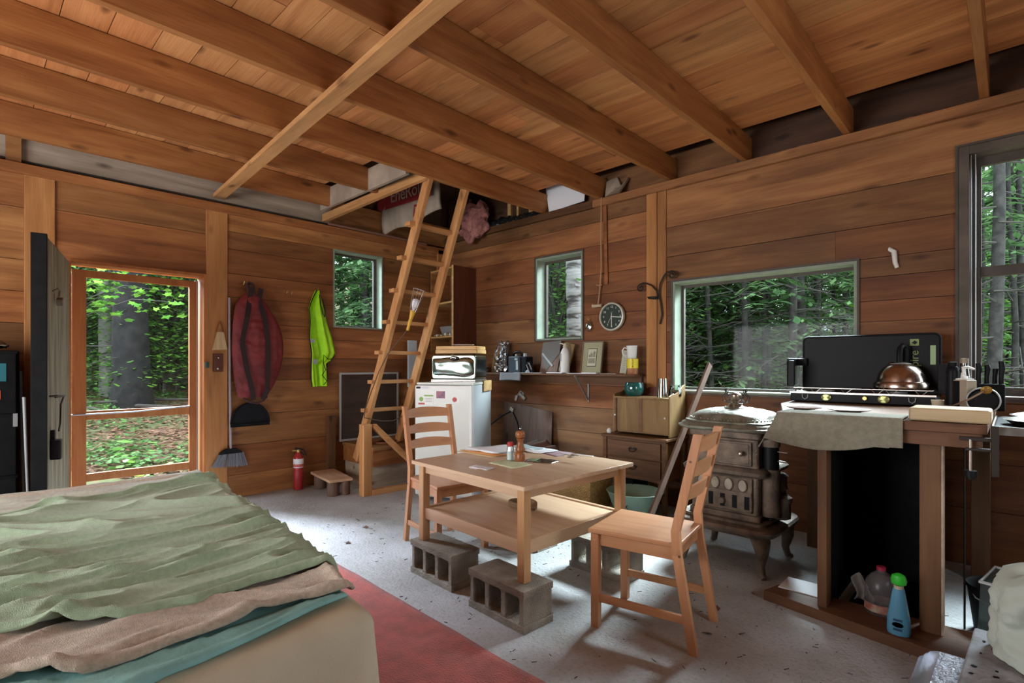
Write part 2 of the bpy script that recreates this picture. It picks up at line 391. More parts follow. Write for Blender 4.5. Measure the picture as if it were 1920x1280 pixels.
b.build('wall_post', M['postZ'], wl, bevel=.004)
b = MB(); b.box(-.03, .03, -6.6, 0, 2.55, 2.625); b.build('top_plate', M['wallL'], wl, bevel=.004)
b = MB(); b.box(-.12, -.06, -6.6, -1.5, 2.67, 3.0); b.build('rim_board', M['greyb'], wl, bevel=.003)
b = MB(); b.box(-.12, -.06, -1.5, .1, 2.67, 2.92); b.box(-.058, -.02, -3.95, -3.87, 2.6, 3.0); b.build('rim_board', M['wallL'], wl)
# right wall (y = 0)
HR = [(1.464, 2.067, 1.455, 2.31), (3.0, 4.33, .975, 1.903), (4.85, 6.2, 1.0, 2.512)]
core = MB()
for r in rects(-.17, 7, -.1, 2.74, HR): core.box(r[0], r[1], .026, .17, r[2], r[3])
core.box(-.17, 7, .13, .17, 2.74, 3.3)
wr = core.build('wall_right', M['darkb'], smooth=False); struct(wr)
b = MB(); pr = lambda mb, a, c, z0, z1, o: mb.box(a, c, o, .026, z0, z1)
boards(b, pr, 0, 2.765, [0, .27, .549, .79, 1.0, 1.2, 1.432, 1.68, 1.868, 2.06, 2.334, 2.555, 2.70], HR, [(1.464, 1.43, 2.32), (2.067, 1.43, 2.32)], [.3, .35, .4, .62, .5, .45, .65, .55, .6, .7, 1.0, .3])
boards(b, pr, 2.94, 7, [0, .34, .62, .975, 1.22, 1.486, 1.622, 1.78, 1.907, 2.12, 2.37, 2.70], HR, [(4.33, .98, 1.78), (4.2, 1.9, 2.12)], [.2, .25, .4, .45, .5, .65, .35, .2, .38, .5, 1.0])
b.build('wall_boards', M['wallR'], wr, smooth=False)
b = MB(); b.box(2.76, 2.86, -.018, .02, 0, 2.70).box(2.862, 2.944, -.012, .02, 0, 2.70); b.build('wall_post', M['postZ'], wr, bevel=.004)
b = MB(); b.box(0, 2.2, -.04, .13, 2.69, 2.76); b.box(2.202, 7, -.04, .13, 2.69, 2.76); b.build('top_plate', M['wallR'], wr, bevel=.005)
b = MB(); b.box(1.56, 3.5, .09, .128, 2.76, 3.02); b.build('rim_board', M['wallR'], wr); b = MB(); b.box(0, 1.56, .10, .128, 2.76, 3.25); b.build('rim_board', M['darkb'], wr)
for xx_, w_ in ((.22, .03), (.33, .02), (.98, .05), (1.12, .03), (1.30, .06), (1.42, .03)): b = MB(); b.box(xx_, xx_+w_, .07, .10, 2.76, 3.2); b.build('stud', M['bamboo'], wr)
b = MB(); b.box(3.5, 7, .08, .128, 2.76, 3.05); b.build('rim_board', M['darkb'], wr)
# unseen walls behind the camera, each with an invented window added to let light in
HS = [(.9, 3.7, .7, 2.0)]
c = MB()
for r in rects(-.17, 7, -.1, 3.3, HS): c.box(r[0], r[1], -6.62, -6.5, r[2], r[3])
struct(c.build('wall_front', M['wallR'], smooth=False))
HE = [(-3.3, -2.2, 1.1, 1.9)]
c = MB()
for r in rects(-6.62, .17, -.1, 3.3, HE): c.box(6.85, 7, r[0], r[1], r[2], r[3])
struct(c.build('wall_side', M['wallL'], smooth=False))
# ceiling boards (run along x)
CZ = 2.965
c = MB(); y = -.13
while y > -6.5:
    wd = random.uniform(.15, .215); y2 = y-wd
    xs = [(-.12, 7)]
    j = random.uniform(.8, 6); xs = [(-.12, j), (j+.004, 7)]
    for a, bb in xs:
        a0 = a
        if y > -1.62:      # the hatch above the ladder
            if bb < 1.56: continue
            a0 = max(a, 1.56)
        c.box(a0, bb, y2+.004, y, CZ+random.uniform(0, .004), CZ+.03)
    y = y2
ce = struct(c.build('ceiling', M['ceil'], smooth=False))
c = MB(); c.box(-.17, 7, -6.62, .17, 3.28, 3.34); struct(c.build('loft_roof', M['darkb'], smooth=False))
# joists along y, resting on the top plate
for i, (xx, y1) in enumerate([(.18, -1.62), (.88, -1.55), (1.555, .08), (2.25, .08), (2.955, .08), (3.575, .08), (4.25, .08), (4.945, .08), (5.65, .08), (6.3, .08)]):
    m_ = MB(); dz = 0 if i % 2 else .004
    m_.hexa([(xx, -6.5, 2.725), (xx+.045, -6.5, 2.725), (xx+.045, y1, 2.762+dz), (xx, y1, 2.762+dz), (xx, -6.5, CZ-.002), (xx+.045, -6.5, CZ-.002), (xx+.045, y1, CZ-.002), (xx, y1, CZ-.002)])
    m_.build('ceiling_joist', M['joist'], bevel=.003, smooth=False, seg=1)['kind'] = 'structure'
m_ = MB(); m_.beam((-.05, -2.575, 2.706), (4.7, -2.87, 2.716), .092, .036, (0,0,1)); m_.build('tie_board', M['joistX'], bevel=.002, smooth=False, seg=1)['kind'] = 'structure'
m_ = MB(); m_.beam((-.02, -1.60, 2.70), (1.56, -1.485, 2.79), .045, .075); m_.build('hatch_header', M['joistX'], bevel=.003, smooth=False, seg=1)['kind'] = 'structure'
m_ = MB(); m_.beam((1.50, -1.45, 2.84), (1.515, -.2, 2.85), .04, .12); m_.build('hatch_trimmer', M['joist'], bevel=.003)['kind'] = 'structure'
# ---- windows
def win_left(n, y0, y1, z0, z1):
    f = MB(); d = .05
    f.box(-.17, .008, y0-.0, y0+.014, z0, z1).box(-.17, .008, y1-.014, y1, z0, z1).box(-.17, .008, y0+.014, y1-.014, z1-.016, z1).box(-.17, .008, y0+.014, y1-.014, z0, z0+.014)
    o = f.build(n, M['sash'], bevel=.002); struct(o)
    s_ = MB(); x = -.13
    for a, bb, c_, dd in ((y0+.014, y0+.034, z0+.014, z1-.016), (y1-.05, y1-.014, z0+.014, z1-.016)): s_.box(x, x+.03, a, bb, c_, dd)
    s_.box(x, x+.03, y0+.034, y1-.05, z1-.034, z1-.016).box(x, x+.03, y0+.034, y1-.05, z0+.014, z0+.03)
    s_.build('sash', M['sashdark'], o); p = MB(); p.box(x+.012, x+.016, y0+.034, y1-.05, z0+.03, z1-.034); p.build('pane', M['glass'], o)
    return o
def win_right(n, x0, x1, z0, z1, reveal, mull=None, fw=.02, sash=.022):
    f = MB()
    f.box(x0, x0+fw, -.006, .17, z0, z1).box(x1-fw, x1, -.006, .17, z0, z1).box(x0+fw, x1-fw, -.006, .17, z1-fw, z1).box(x0+fw, x1-fw, -.012, .17, z0, z0+.016)
    o = f.build(n, reveal, bevel=.002); struct(o)
    cas = MB()
    for a, bb, c_, dd in ((x0-.014, x0, z0-.014, z1+.014), (x1, x1+.014, z0-.014, z1+.014), (x0, x1, z1, z1+.014), (x0, x1, z0-.014, z0)): cas.box(a, bb, -.012, -.001, c_, dd)
    cas.build('casing', M['sashdark'], o)
    s_ = MB(); y = .12; a0 = x0+fw; a1 = x1-fw; c0 = z0+.016; c1 = z1-fw
    s_.box(a0, a0+sash, y, y+.03, c0, c1).box(a1-sash, a1, y, y+.03, c0, c1).box(a0+sash, a1-sash, y, y+.03, c1-sash, c1).box(a0+sash, a1-sash, y, y+.03, c0, c0+sash)
    if mull: s_.box(a0+sash, a1-sash, y-.01, y+.03, mull-.03, mull+.03)
    s_.build('sash', M['sashdark'], o)
    p = MB(); p.box(a0+sash, a1-sash, y+.012, y+.016, c0+sash, c1-sash); p.build('pane', M['glass'], o)
    return o
M['sash'] = plain('pale_green_paint', (.24,.29,.225), .6, var=.12, scale=9)
M['sashdark'] = plain('dark_sash', (.07,.055,.045), .6, var=.2)
M['reveal'] = plain('brown_reveal', (.10,.08,.065), .6, var=.25, scale=7)
win_left('window_1', -1.508, -.923, 1.59, 2.40)
win_right('window_2', 1.464, 2.067, 1.455, 2.31, M['sash'])
win_right('window_3', 3.0, 4.33, .975, 1.903, M['sash'])
w4 = win_right('window_4', 4.85, 6.2, 1.0, 2.512, M['reveal'], mull=1.765, fw=.05, sash=.05)
b = MB()
for xx in (4.905, 4.925): b.box(xx, xx+.004, .02, .05, 1.05, 2.46)
b.build('sash_track', M['galv'], w4)
for n_, (yy0, yy1) in enumerate(((1.1, 2.6), (2.65, 4.15), (4.2, 5.7))): pass
# ---- doorway, screen door and plank door
d = MB(); d.box(-.17, .012, -3.625, -3.60, 0, 1.99).box(-.17, .012, -2.712, -2.69, 0, 1.99).box(-.17, .012, -3.60, -2.712, 1.965, 1.99)
dj = d.build('door_jamb', M['doorframe'], bevel=.002); struct(dj)
d = MB(); d.box(-.14, -.11, -2.745, -2.722, 0, 1.94); d.build('stop_strip', M['galv'], dj)
sd = thing('door_2', 'orange-brown wooden screen door closed in the bright doorway', 'door', (-.09, 0, 0)); sd['kind'] = 'structure'
d = MB()
d.box(-.016, .016, -3.585, -3.50, .02, 1.93).box(-.016, .016, -2.80, -2.745, .02, 1.93)
d.box(-.015, .015, -3.50, -2.80, 1.875, 1.93).box(-.015, .015, -3.50, -2.80, .775, .845).box(-.015, .015, -3.50, -2.80, .30, .36).box(-.015, .015, -3.50, -2.80, .02, .12)
d.build('frame', M['doorframe'], sd, bevel=.003)
d = MB(); d.box(-.002, .002, -3.50, -2.80, .12, 1.875); d.build('mesh_panel', M['screen'], sd)
d = MB(); d.tube([(.03, -3.60, .82), (.03, -3.2, .822), (.022, -2.80, .845)], .006); d.build('closer_spring', M['galv'], sd)
dr = bpy.data.objects.new('door_1', None); COL.objects.link(dr); dr.location = (.02, -3.64, 0); dr.rotation_euler = (0, 0, math.atan2(-.21, .94)); struct(dr)
dr['label'] = 'weathered grey-green plank door standing open into the room'; 
d = MB()
for k in range(6):
    a = .01+k*.158; d.rv = .12+.13*k; d.box(a, a+.156, -.028, .028, .03, 1.965)
d.build('planks', M['olddoor'], dr, bevel=.003)
d = MB(); d.box(.958, .985, -.036, .036, .02, 1.97); d.build('edge_strip', M['black'], dr, bevel=.002)
d = MB(); d.box(.01, .96, -.036, -.029, .02, 1.97); d.build('outer_face', M['black'], dr, bevel=.002)
d = MB(); d.tube([(.80, .05, 1.0), (.66, .075, 1.0), (.52, .06, 1.0), (.50, .04, .94), (.56, .045, .82), (.66, .05, .78)], .005)
d.tube([(.85, .03, 1.01), (.83, .06, 1.012), (.60, .07, 1.0)], .006); d.build('pull_cord', M['wrought'], dr)
d = MB(); d.rbox((.80, .055, .68), (.085, .05, .12), .012).box(.78, .82, .03, .05, .73, .80); d.build('lock_box', M['blackm'], dr, bevel=.003)
d = MB(); d.tube([(.74, .03, 1.66), (.73, .055, 1.68), (.70, .06, 1.67), (.70, .055, 1.63)], .005); d.cbox((.66, .055, 1.605), (.05, .03, .04), Matrix.Rotation(.4, 3, 'Y')); d.build('padlock', M['iron'], dr)
# ------------------------------------------------------------------ outdoors
def leafmat(name, c1, c2, trans=.35):
    m, nt, b = newmat(name); L = nt.links.new; N = nt.nodes.new
    at = N('ShaderNodeAttribute'); at.attribute_name = 'rnd'
    oi = N('ShaderNodeObjectInfo')
    mx = N('ShaderNodeMix'); mx.data_type = 'RGBA'; mx.inputs[6].default_value = (*c1, 1); mx.inputs[7].default_value = (*c2, 1)
    ad = N('ShaderNodeMath'); ad.operation = 'MULTIPLY_ADD'; ad.inputs[1].default_value = .75; ml = N('ShaderNodeMath'); ml.operation = 'MULTIPLY'; ml.inputs[1].default_value = .25
    L(oi.outputs['Random'], ml.inputs[0]); L(at.outputs['Fac'], ad.inputs[0]); L(ml.outputs[0], ad.inputs[2]); L(ad.outputs[0], mx.inputs[0])
    L(mx.outputs[2], b.inputs['Base Color']); setb(b, rough=.6)
    tr = N('ShaderNodeBsdfTranslucent'); L(mx.outputs[2], tr.inputs[0])
    ms = N('ShaderNodeMixShader'); ms.inputs[0].default_value = trans
    L(b.outputs[0], ms.inputs[1]); L(tr.outputs[0], ms.inputs[2]); L(ms.outputs[0], nt.nodes['Material Output'].inputs[0])
    return m
M['needle'] = leafmat('spruce_needles', (.06, .13, .055), (.21, .38, .14))
M['leaf'] = leafmat('bright_leaves', (.06, .19, .03), (.22, .44, .06), .45)
M['leafd'] = leafmat('shrub_leaves', (.05, .14, .04), (.17, .33, .08), .4)
M['herb'] = leafmat('forest_herbs', (.05, .17, .035), (.20, .42, .10), .3)
M['litter'] = leafmat('fallen_leaves', (.14, .055, .028), (.42, .22, .13), .1)
M['bark'] = plain('spruce_bark', (.05, .045, .04), .95, col2=(.018, .016, .014), scale=9, bump=1, bscale=25)
M['barkd'] = plain('dark_furrowed_bark', (.008, .0075, .007), .95, col2=(.022, .021, .019), scale=7, bump=1, bscale=18)
M['barkl'] = plain('pale_grey_bark', (.24, .23, .20), .95, col2=(.13, .13, .11), scale=6, bump=.6, bscale=22)
M['twig'] = plain('bare_twigs', (.07, .064, .055), .95)
gm, nt, gb = newmat('forest_floor'); L = nt.links.new
tc = nt.nodes.new('ShaderNodeTexCoord'); n1 = nt.nodes.new('ShaderNodeTexNoise'); n1.inputs['Scale'].default_value = 1.1; n1.inputs['Detail'].default_value = 8; n1.inputs['Roughness'].default_value = .7
rp = nt.nodes.new('ShaderNodeValToRGB'); e = rp.color_ramp.elements; e[0].position = .36; e[0].color = (.05, .10, .025, 1); e[1].position = .66; e[1].color = (.26, .17, .11, 1)
x = e.new(.47); x.color = (.12, .13, .05, 1); x = e.new(.54); x.color = (.20, .11, .065, 1)
L(tc.outputs['Object'], n1.inputs['Vector']); L(n1.outputs['Fac'], rp.inputs[0]); L(rp.outputs[0], gb.inputs['Base Color']); setb(gb, rough=1)
M['forestfloor'] = gm
def gz(x, y):
    # the land rises gently away from the cabin
    dx = max(0, -x-.6); dy = max(0, y-.6)
    return -.12+dx*.115+max(0, dx-9)*.12+dy*.03+max(0, dy-9)*.13+.10*mn.noise(Vector((x*.35, y*.35, 0)))*min(1, (dx+dy)*.5)
g = MB()
def gp(x, y): return (x, y, gz(x, y))
g.grid(lambda u, v: gp(-45+44.8*u, -26+52*v), 90, 90)
g.grid(lambda u, v: gp(-.2+46*u, .18+44*v), 80, 80)
go = g.build('ground', M['forestfloor'], ang=180); struct(go)

def spray(mb, p, d, L_, n, w, droop=.35):
    # a flat needle-covered twig: a fan of thin leaf quads
    d = Vector(d).normalized(); sd_ = d.cross(Vector((0,0,1)))
    if sd_.length < .01: sd_ = Vector((1,0,0))
    sd_.normalize()
    for i in range(n):
        t = (i+random.random())/n; q = Vector(p)+d*L_*t+Vector((0,0,-droop*L_*t*t))
        s_ = random.choice((-1, 1)); ln = w*(1-.55*t)*random.uniform(.6, 1.2)
        e_ = (d*.55+sd_*s_*random.uniform(.5, 1)+Vector((0,0,random.uniform(-.45, .1)))).normalized()*ln
        c_ = d.cross(e_).normalized().cross(e_).normalized()*ln*.16
        mb.rv = random.random()
        mb.add([q-c_*.4, q+e_*.5-c_, q+e_, q+e_*.5+c_], [(0,1,2,3)])
    mb.rv = None
def spruce(name, label, loc, h, r, seed, low=1.0, lean=(0,0), nb=46, group=None, cat='tree', bark='bark', dead=16, needles=True, need=13):
    random.seed(seed); o = thing(name, label, cat, loc, random.uniform(0, 6.28), group)
    t = MB(); pts = []; rr = []
    for i in range(9):
        q = i/8; pts.append((lean[0]*q*h+.04*math.sin(q*9+seed), lean[1]*q*h+.04*math.cos(q*7+seed), -.3+(h+.3)*q)); rr.append(r*(1.25 if i == 0 else 1)*(1-.72*q))
    t.tube(pts, rr, 10)
    def at(z):
        q = min(1, max(0, (z+.3)/(h+.3))); return Vector((lean[0]*q*h, lean[1]*q*h, z))
    t.build('trunk', M[bark], o, ang=60)
    b_ = MB()
    for i in range(dead):
        z = random.uniform(.4, h*.55); a = random.uniform(0, 6.28); L_ = random.uniform(.5, 1.7); p = at(z)
        d_ = Vector((math.cos(a), math.sin(a), random.uniform(-.35, .35)))
        pp = [p+d_*L_*k/4+Vector((0,0,-.1*(k/4)**2))+Vector([random.uniform(-.04, .04) for _ in range(3)]) for k in range(5)]
        b_.tube(pp, [.013, .010, .008, .005, .002], 4)
        for k in (1, 2, 3):
            for s_ in range(2):
                a2 = a+random.choice((-1, 1))*random.uniform(.4, 1.1); l2 = L_*random.uniform(.2, .5)
                b_.tube([pp[k], pp[k]+Vector((math.cos(a2), math.sin(a2), random.uniform(-.4, .3)))*l2], [.005, .0015], 3, cap=False)
    if dead: b_.build('dead_branches', M['twig'], o, smooth=False)
    if needles:
        n_ = MB()
        for i in range(nb):
            z = low+(h-low)*(i/nb)**.9; a = i*2.4+random.uniform(-.3, .3); L_ = (1.9*(1-(z-low)/(h-low))+.35)*random.uniform(.7, 1.15)
            d_ = Vector((math.cos(a), math.sin(a), random.uniform(-.25, .12))); p = at(z)
            spray(n_, p, d_, L_, need*2, .34)
            for k in range(5):
                q = .3+.14*k; a2 = a+(-1)**k*random.uniform(.5, .9)
                spray(n_, p+d_*L_*q+Vector((0,0,-.35*L_*q*q)), (math.cos(a2), math.sin(a2), -.2), L_*.5*(1.1-q), need, .26)
        n_.build('foliage', M['needle'], o, smooth=False)
    return o
def leafy(name, label, loc, h, rad, n, seed, mat='leaf', group=None, cat='shrub', size=.11, z0=.2, trunk=.02, flat=.5):
    random.seed(seed); o = thing(name, label, cat, loc, random.uniform(0, 6.28), group)
    t = MB(); t.tube([(0,0,-.2), (.03,.02,h*.5), (0,.05,h*.9)], [trunk, trunk*.7, trunk*.3], 6)
    cl = []
    for i in range(max(8, n//70)):
        a = random.uniform(0, 6.28); q = math.sqrt(random.random())*rad; z = random.uniform(z0, h); c_ = Vector((q*math.cos(a), q*math.sin(a), z)); cl.append(c_)
        t.tube([(0, 0, z*.6), tuple(c_*.5+Vector((0,0,z*.35))), tuple(c_)], [trunk*.5, trunk*.3, .003], 4)
    t.build('stems', M['twig'], o)
    f = MB()
    for i in range(n):
        c_ = random.choice(cl); p = c_+Vector((random.gauss(0, .28*rad**.5), random.gauss(0, .28*rad**.5), random.gauss(0, .14)))
        s_ = size*random.uniform(.5, 1.2); a = random.uniform(0, 6.28)
        u = Vector((math.cos(a), math.sin(a), random.uniform(-.5, .2)))*s_; v = Vector((-math.sin(a), math.cos(a), random.uniform(-flat, flat)))*s_*.38
        f.rv = random.random(); f.add([p, p+u*.35+v, p+u*.8+v*.55, p+u, p+u*.8-v*.55, p+u*.35-v], [(0,1,2,3,4,5)])
    f.rv = None; f.build('foliage', M[mat], o, smooth=False)
    return o
random.seed(11)
def place(proto, x, y, s, label=None, group=None, first=[set()]):
    o = proto if proto.name not in first[0] else copy_tree(proto)
    first[0].add(proto.name)
    o.location = (x, y, gz(x, y)); o.rotation_euler = (0, 0, random.uniform(0, 6.28)); o.scale = (s, s, s*random.uniform(.9, 1.1))
    if label: o['label'] = label
    if group: o['group'] = group
    return o
# the trees one can single out
def trunk_tree(name, label, loc, r, h, mat, seed, lean=(0,0), flare=1.5, twigs=6, group=None):
    random.seed(seed); o = thing(name, label, 'tree', loc, 0, group); t = MB(); P_ = []; Q = []
    for i in range(22):
        q = i/21; z = -.4+(h+.4)*q; P_.append((lean[0]*z+.03*math.sin(z*2+seed), lean[1]*z+.02*math.cos(z*1.7), z)); Q.append(r*(1-.35*q)*(1+(flare-1)*math.exp(-max(0, z)*2.6))*(1+.03*math.sin(z*9)))
    t.tube(P_, Q, 20); t.build('trunk', M[mat], o, ang=80)
    if twigs:
        b_ = MB()
        for i in range(twigs):
            z = random.uniform(.8, 4.5); a = random.uniform(0, 6.28); L_ = random.uniform(.6, 1.8); p = Vector((lean[0]*z, lean[1]*z, z)); d_ = Vector((math.cos(a), math.sin(a), random.uniform(-.2, .4)))
            b_.tube([p, p+d_*L_*.5, p+d_*L_+Vector((0,0,-.15))], [.014, .008, .003], 5)
        b_.build('dead_branches', M['twig'], o)
    return o
trunk_tree('pine_tree', 'thick dark-barked pine trunk filling the middle of the screen door', (-5.85, -2.16, gz(-5.85, -2.16)), .275, 9, 'barkd', 3, (.006, .01), 1.22, 5)
trunk_tree('grey_tree', 'pale grey trunk standing just left of and behind the thick dark pine', (-7.15, -2.28, gz(-7.15, -2.28)), .13, 9, 'barkl', 4, (0, 0), 1.2, 3)
m, nt, bb_ = newmat('birch_bark'); L = nt.links.new; N = nt.nodes.new
tc = N('ShaderNodeTexCoord'); mp_ = N('ShaderNodeMapping'); mp_.inputs['Scale'].default_value = (3.5, 3.5, 16); nn = N('ShaderNodeTexNoise'); nn.inputs['Scale'].default_value = 1; nn.inputs['Detail'].default_value = 6
rp = N('ShaderNodeValToRGB'); e = rp.color_ramp.elements; e[0].position = .36; e[0].color = (.06, .05, .045, 1); e[1].position = .5; e[1].color = (.34, .33, .32, 1)
L(tc.outputs['Object'], mp_.inputs[0]); L(mp_.outputs[0], nn.inputs['Vector']); L(nn.outputs['Fac'], rp.inputs[0]); L(rp.outputs[0], bb_.inputs['Base Color']); setb(bb_, rough=.8)
bp = N('ShaderNodeBump'); bp.inputs['Distance'].default_value = .02; L(nn.outputs['Fac'], bp.inputs['Height']); L(bp.outputs[0], bb_.inputs['Normal']); M['birch'] = m
o = trunk_tree('birch_tree', 'white peeling birch trunk close outside the small narrow window', (.87, 1.5, gz(.87, 1.5)), .165, 8, 'birch', 5, (.012, 0), 1.25, 0)
random.seed(5); c = MB()
for i in range(26):
    z = random.uniform(.6, 3.4); a = random.uniform(3.3, 6.1); r_ = .158; p = Vector((r_*math.cos(a)+.012*z, r_*math.sin(a), z)); tv = Vector((-math.sin(a), math.cos(a), 0)); n_ = Vector((math.cos(a), math.sin(a), 0)); l = random.uniform(.04, .1); hh = random.uniform(.015, .05)
    c.add([p-tv*l*.5, p+tv*l*.5, p+tv*l*.45+n_*.03+Vector((0,0,-hh)), p-tv*l*.4+n_*.02+Vector((0,0,-hh*.8))], [(0,1,2,3)])
c.build('peeling_bark', M['birch'], o, smooth=False)
# slender spruces outside the wide and the tall window
thin = [(1302,12,.05,0),(1330,9.5,.055,0),(1369,11,.05,.01),(1395,9,.06,-.015),(1415,12,.05,.012),(1430,10,.055,.012),(1444,13,.045,0),(1472,8.5,.075,-.05),(1502,9,.085,0),(1529,10,.08,0),(1538,13,.06,0),(1560,12,.05,0),(1590,11,.05,0),(1060,9,.05,0),(1835,9,.06,0),(1868,6.6,.085,.008),(1897,8,.05,0),(1915,8.2,.06,0)]
Cm = Vector((5.09, -4.17)); Fw = Vector((-.690, .724)); Rt = Vector((.724, .690))
def ray(px, t): q = Cm+(Fw+Rt*((px-960)/986))*t; return q.x, q.y
LB = {0: 'leftmost slender spruce outside the wide window', 7: 'leaning thin spruce outside the middle of the wide window', 8: 'stoutest straight spruce trunk outside the wide window', 13: 'thin spruce trunk behind the birch outside the narrow window', 15: 'thick nearest spruce trunk outside the tall window'}
for i, (px, t, r_, ln) in enumerate(thin):
    x, y = ray(px, t)
    out = 'wide window' if 1260 < px < 1700 else ('narrow window' if px < 1260 else 'tall window')
    lb = LB.get(i, 'slender grey-barked spruce with bare dead branches outside the '+out)
    spruce('spruce_tree', lb, (x, y, gz(x, y)), 9 if r_ > .07 else 7.5, r_, 40+i, low=2.4, lean=(ln*Rt.x, ln*Rt.y), nb=26, group=None if i in LB else 'slender spruces outside the '+out, dead=26, need=8)
# dense young spruces and broadleaf saplings filling the woods
pA = spruce('spruce_tree', 'dense green spruce in the woods beyond the windows', (0,0,0), 8.0, .10, 101, low=.5, nb=60, group='dense spruces in the woods', dead=8)
pB = spruce('spruce_tree', 'dense green spruce in the woods beyond the windows', (0,0,0), 9.5, .12, 102, low=.9, nb=64, group='dense spruces in the woods', dead=14)
random.seed(21)
spots = []
for i in range(38):
    px = random.uniform(1240, 2080); t = random.uniform(9.5, 24); spots.append(ray(px, t))
for i in range(16): spots.append(ray(random.uniform(1000, 1120), random.uniform(9, 22)))
for i in range(12): spots.append(ray(random.uniform(600, 760), random.uniform(9.5, 18)))
for i in range(14): spots.append(ray(random.uniform(60, 420), random.uniform(13, 24)))
for i in range(14): spots.append(ray(random.uniform(1100, 2300), random.uniform(20, 34)))
for i, (x, y) in enumerate(spots):
    if (x > -1.5 and y < 2.2) or y < -12: continue
    place(pA if i % 2 else pB, x, y, random.uniform(.7, 1.25))
lA = leafy('broadleaf_sapling', 'bright green maple sapling in the woods', (0,0,0), 3.6, 1.2, 5200, 201, 'leaf', 'bright saplings in the woods', 'tree', .085, .4, .03)
lB = leafy('broadleaf_sapling', 'bright green maple sapling in the woods', (0,0,0), 4.8, 1.5, 6200, 202, 'leafd', 'bright saplings in the woods', 'tree', .08, .3, .035)
random.seed(31)
sp2 = [ray(random.uniform(90, 420), random.uniform(9.2, 17)) for _ in range(26)]+[ray(random.uniform(1240, 2050), random.uniform(10, 20)) for _ in range(22)]+[ray(random.uniform(1010, 1110), random.uniform(8.5, 14)) for _ in range(6)]
for i, (x, y) in enumerate(sp2):
    if (x > -2 and y < 2.5): continue
    place(lA if i % 2 else lB, x, y, random.uniform(.75, 1.35))
# a low maple branch of big leaves hanging in front of the dark trunk
random.seed(77); o = thing('maple_sapling', 'near maple sapling with big bright leaves across the top of the screen door', 'tree', (-3.3, -3.15, gz(-3.3, -3.15)))
t = MB(); t.tube([(0,0,-.2), (.05,-.05,1.2), (.0,.05,2.2)], [.014, .011, .007], 6)
ends = []
for a, z, l in ((.9, 1.75, 1.2), (1.4, 1.95, .9), (-.6, 2.05, .8), (2.3, 2.1, .8), (.4, 2.15, 1.0), (-1.7, 1.9, .7)):
    e_ = Vector((math.cos(a)*l, math.sin(a)*l, z+.05)); t.tube([(0,0,z-.15), e_*.5+Vector((0,0,z*.5+.06)), e_], [.007, .005, .002], 5); ends.append((Vector((0,0,z-.1)), e_))
t.build('stem', M['twig'], o); f = MB()
for p0, p1 in ends:
    for i in range(26):
        p = p0.lerp(p1, random.uniform(.2, 1.05))+Vector((random.gauss(0, .10), random.gauss(0, .10), random.gauss(0, .07))); a = random.uniform(0, 6.28); s_ = random.uniform(.04, .075)
        pts = []
        for k in range(10):
            q = a+k*PI/5; rr = s_*(1 if k % 2 == 0 else .55); pts.append(p+Vector((math.cos(q)*rr, math.sin(q)*rr, random.uniform(-.012, .012)+math.cos(q)*rr*.35)))
        f.rv = random.random(); f.add(pts, [tuple(range(10))])
f.rv = None; f.build('leaves', M['leaf'], o, smooth=False)
# herbs and fallen leaves on the ground in front of the door and windows
random.seed(9); h = MB()
for i in range(9000):
    px = random.uniform(90, 420) if i < 7000 else random.uniform(1240, 2000); t = random.uniform(5.6, 12); x, y = ray(px, t)
    if (x > -.35 and y < .5): continue
    k = mn.noise(Vector((x*.8, y*.8, 3)))
    if k < .02+random.uniform(-.1, .1): continue
    z = gz(x, y); a = random.uniform(0, 6.28); s_ = random.uniform(.02, .055)
    p = Vector((x, y, z+random.uniform(.01, .14))); u = Vector((math.cos(a), math.sin(a), random.uniform(-.2, .5)))*s_; v = Vector((-math.sin(a), math.cos(a), random.uniform(-.3, .3)))*s_*.6
    h.rv = random.random(); h.add([p-u, p-u*.3+v, p+u, p-u*.3-v], [(0,1,2,3)])
h.rv = None; o = h.build('ground_herbs', M['herb'], smooth=False); tag(o, 'low green herbs covering the ground outside the door', 'undergrowth', kind='stuff')
h = MB()
for i in range(7000):
    px = random.uniform(90, 420) if i < 6000 else random.uniform(1240, 2000); t = random.uniform(5.5, 12); x, y = ray(px, t)
    if (x > -.35 and y < .5): continue
    z = gz(x, y); a = random.uniform(0, 6.28); s_ = random.uniform(.02, .045)
    p = Vector((x, y, z+random.uniform(.005, .03))); u = Vector((math.cos(a), math.sin(a), random.uniform(-.3, .3)))*s_; v = Vector((-math.sin(a), math.cos(a), random.uniform(-.3, .3)))*s_*.6
    h.rv = random.random(); h.add([p-u, p+v, p+u, p-v], [(0,1,2,3)])
h.rv = None; o = h.build('fallen_leaves', M['litter'], smooth=False); tag(o, 'brown fallen leaves and twigs on the ground outside the door', 'leaf litter', kind='stuff')
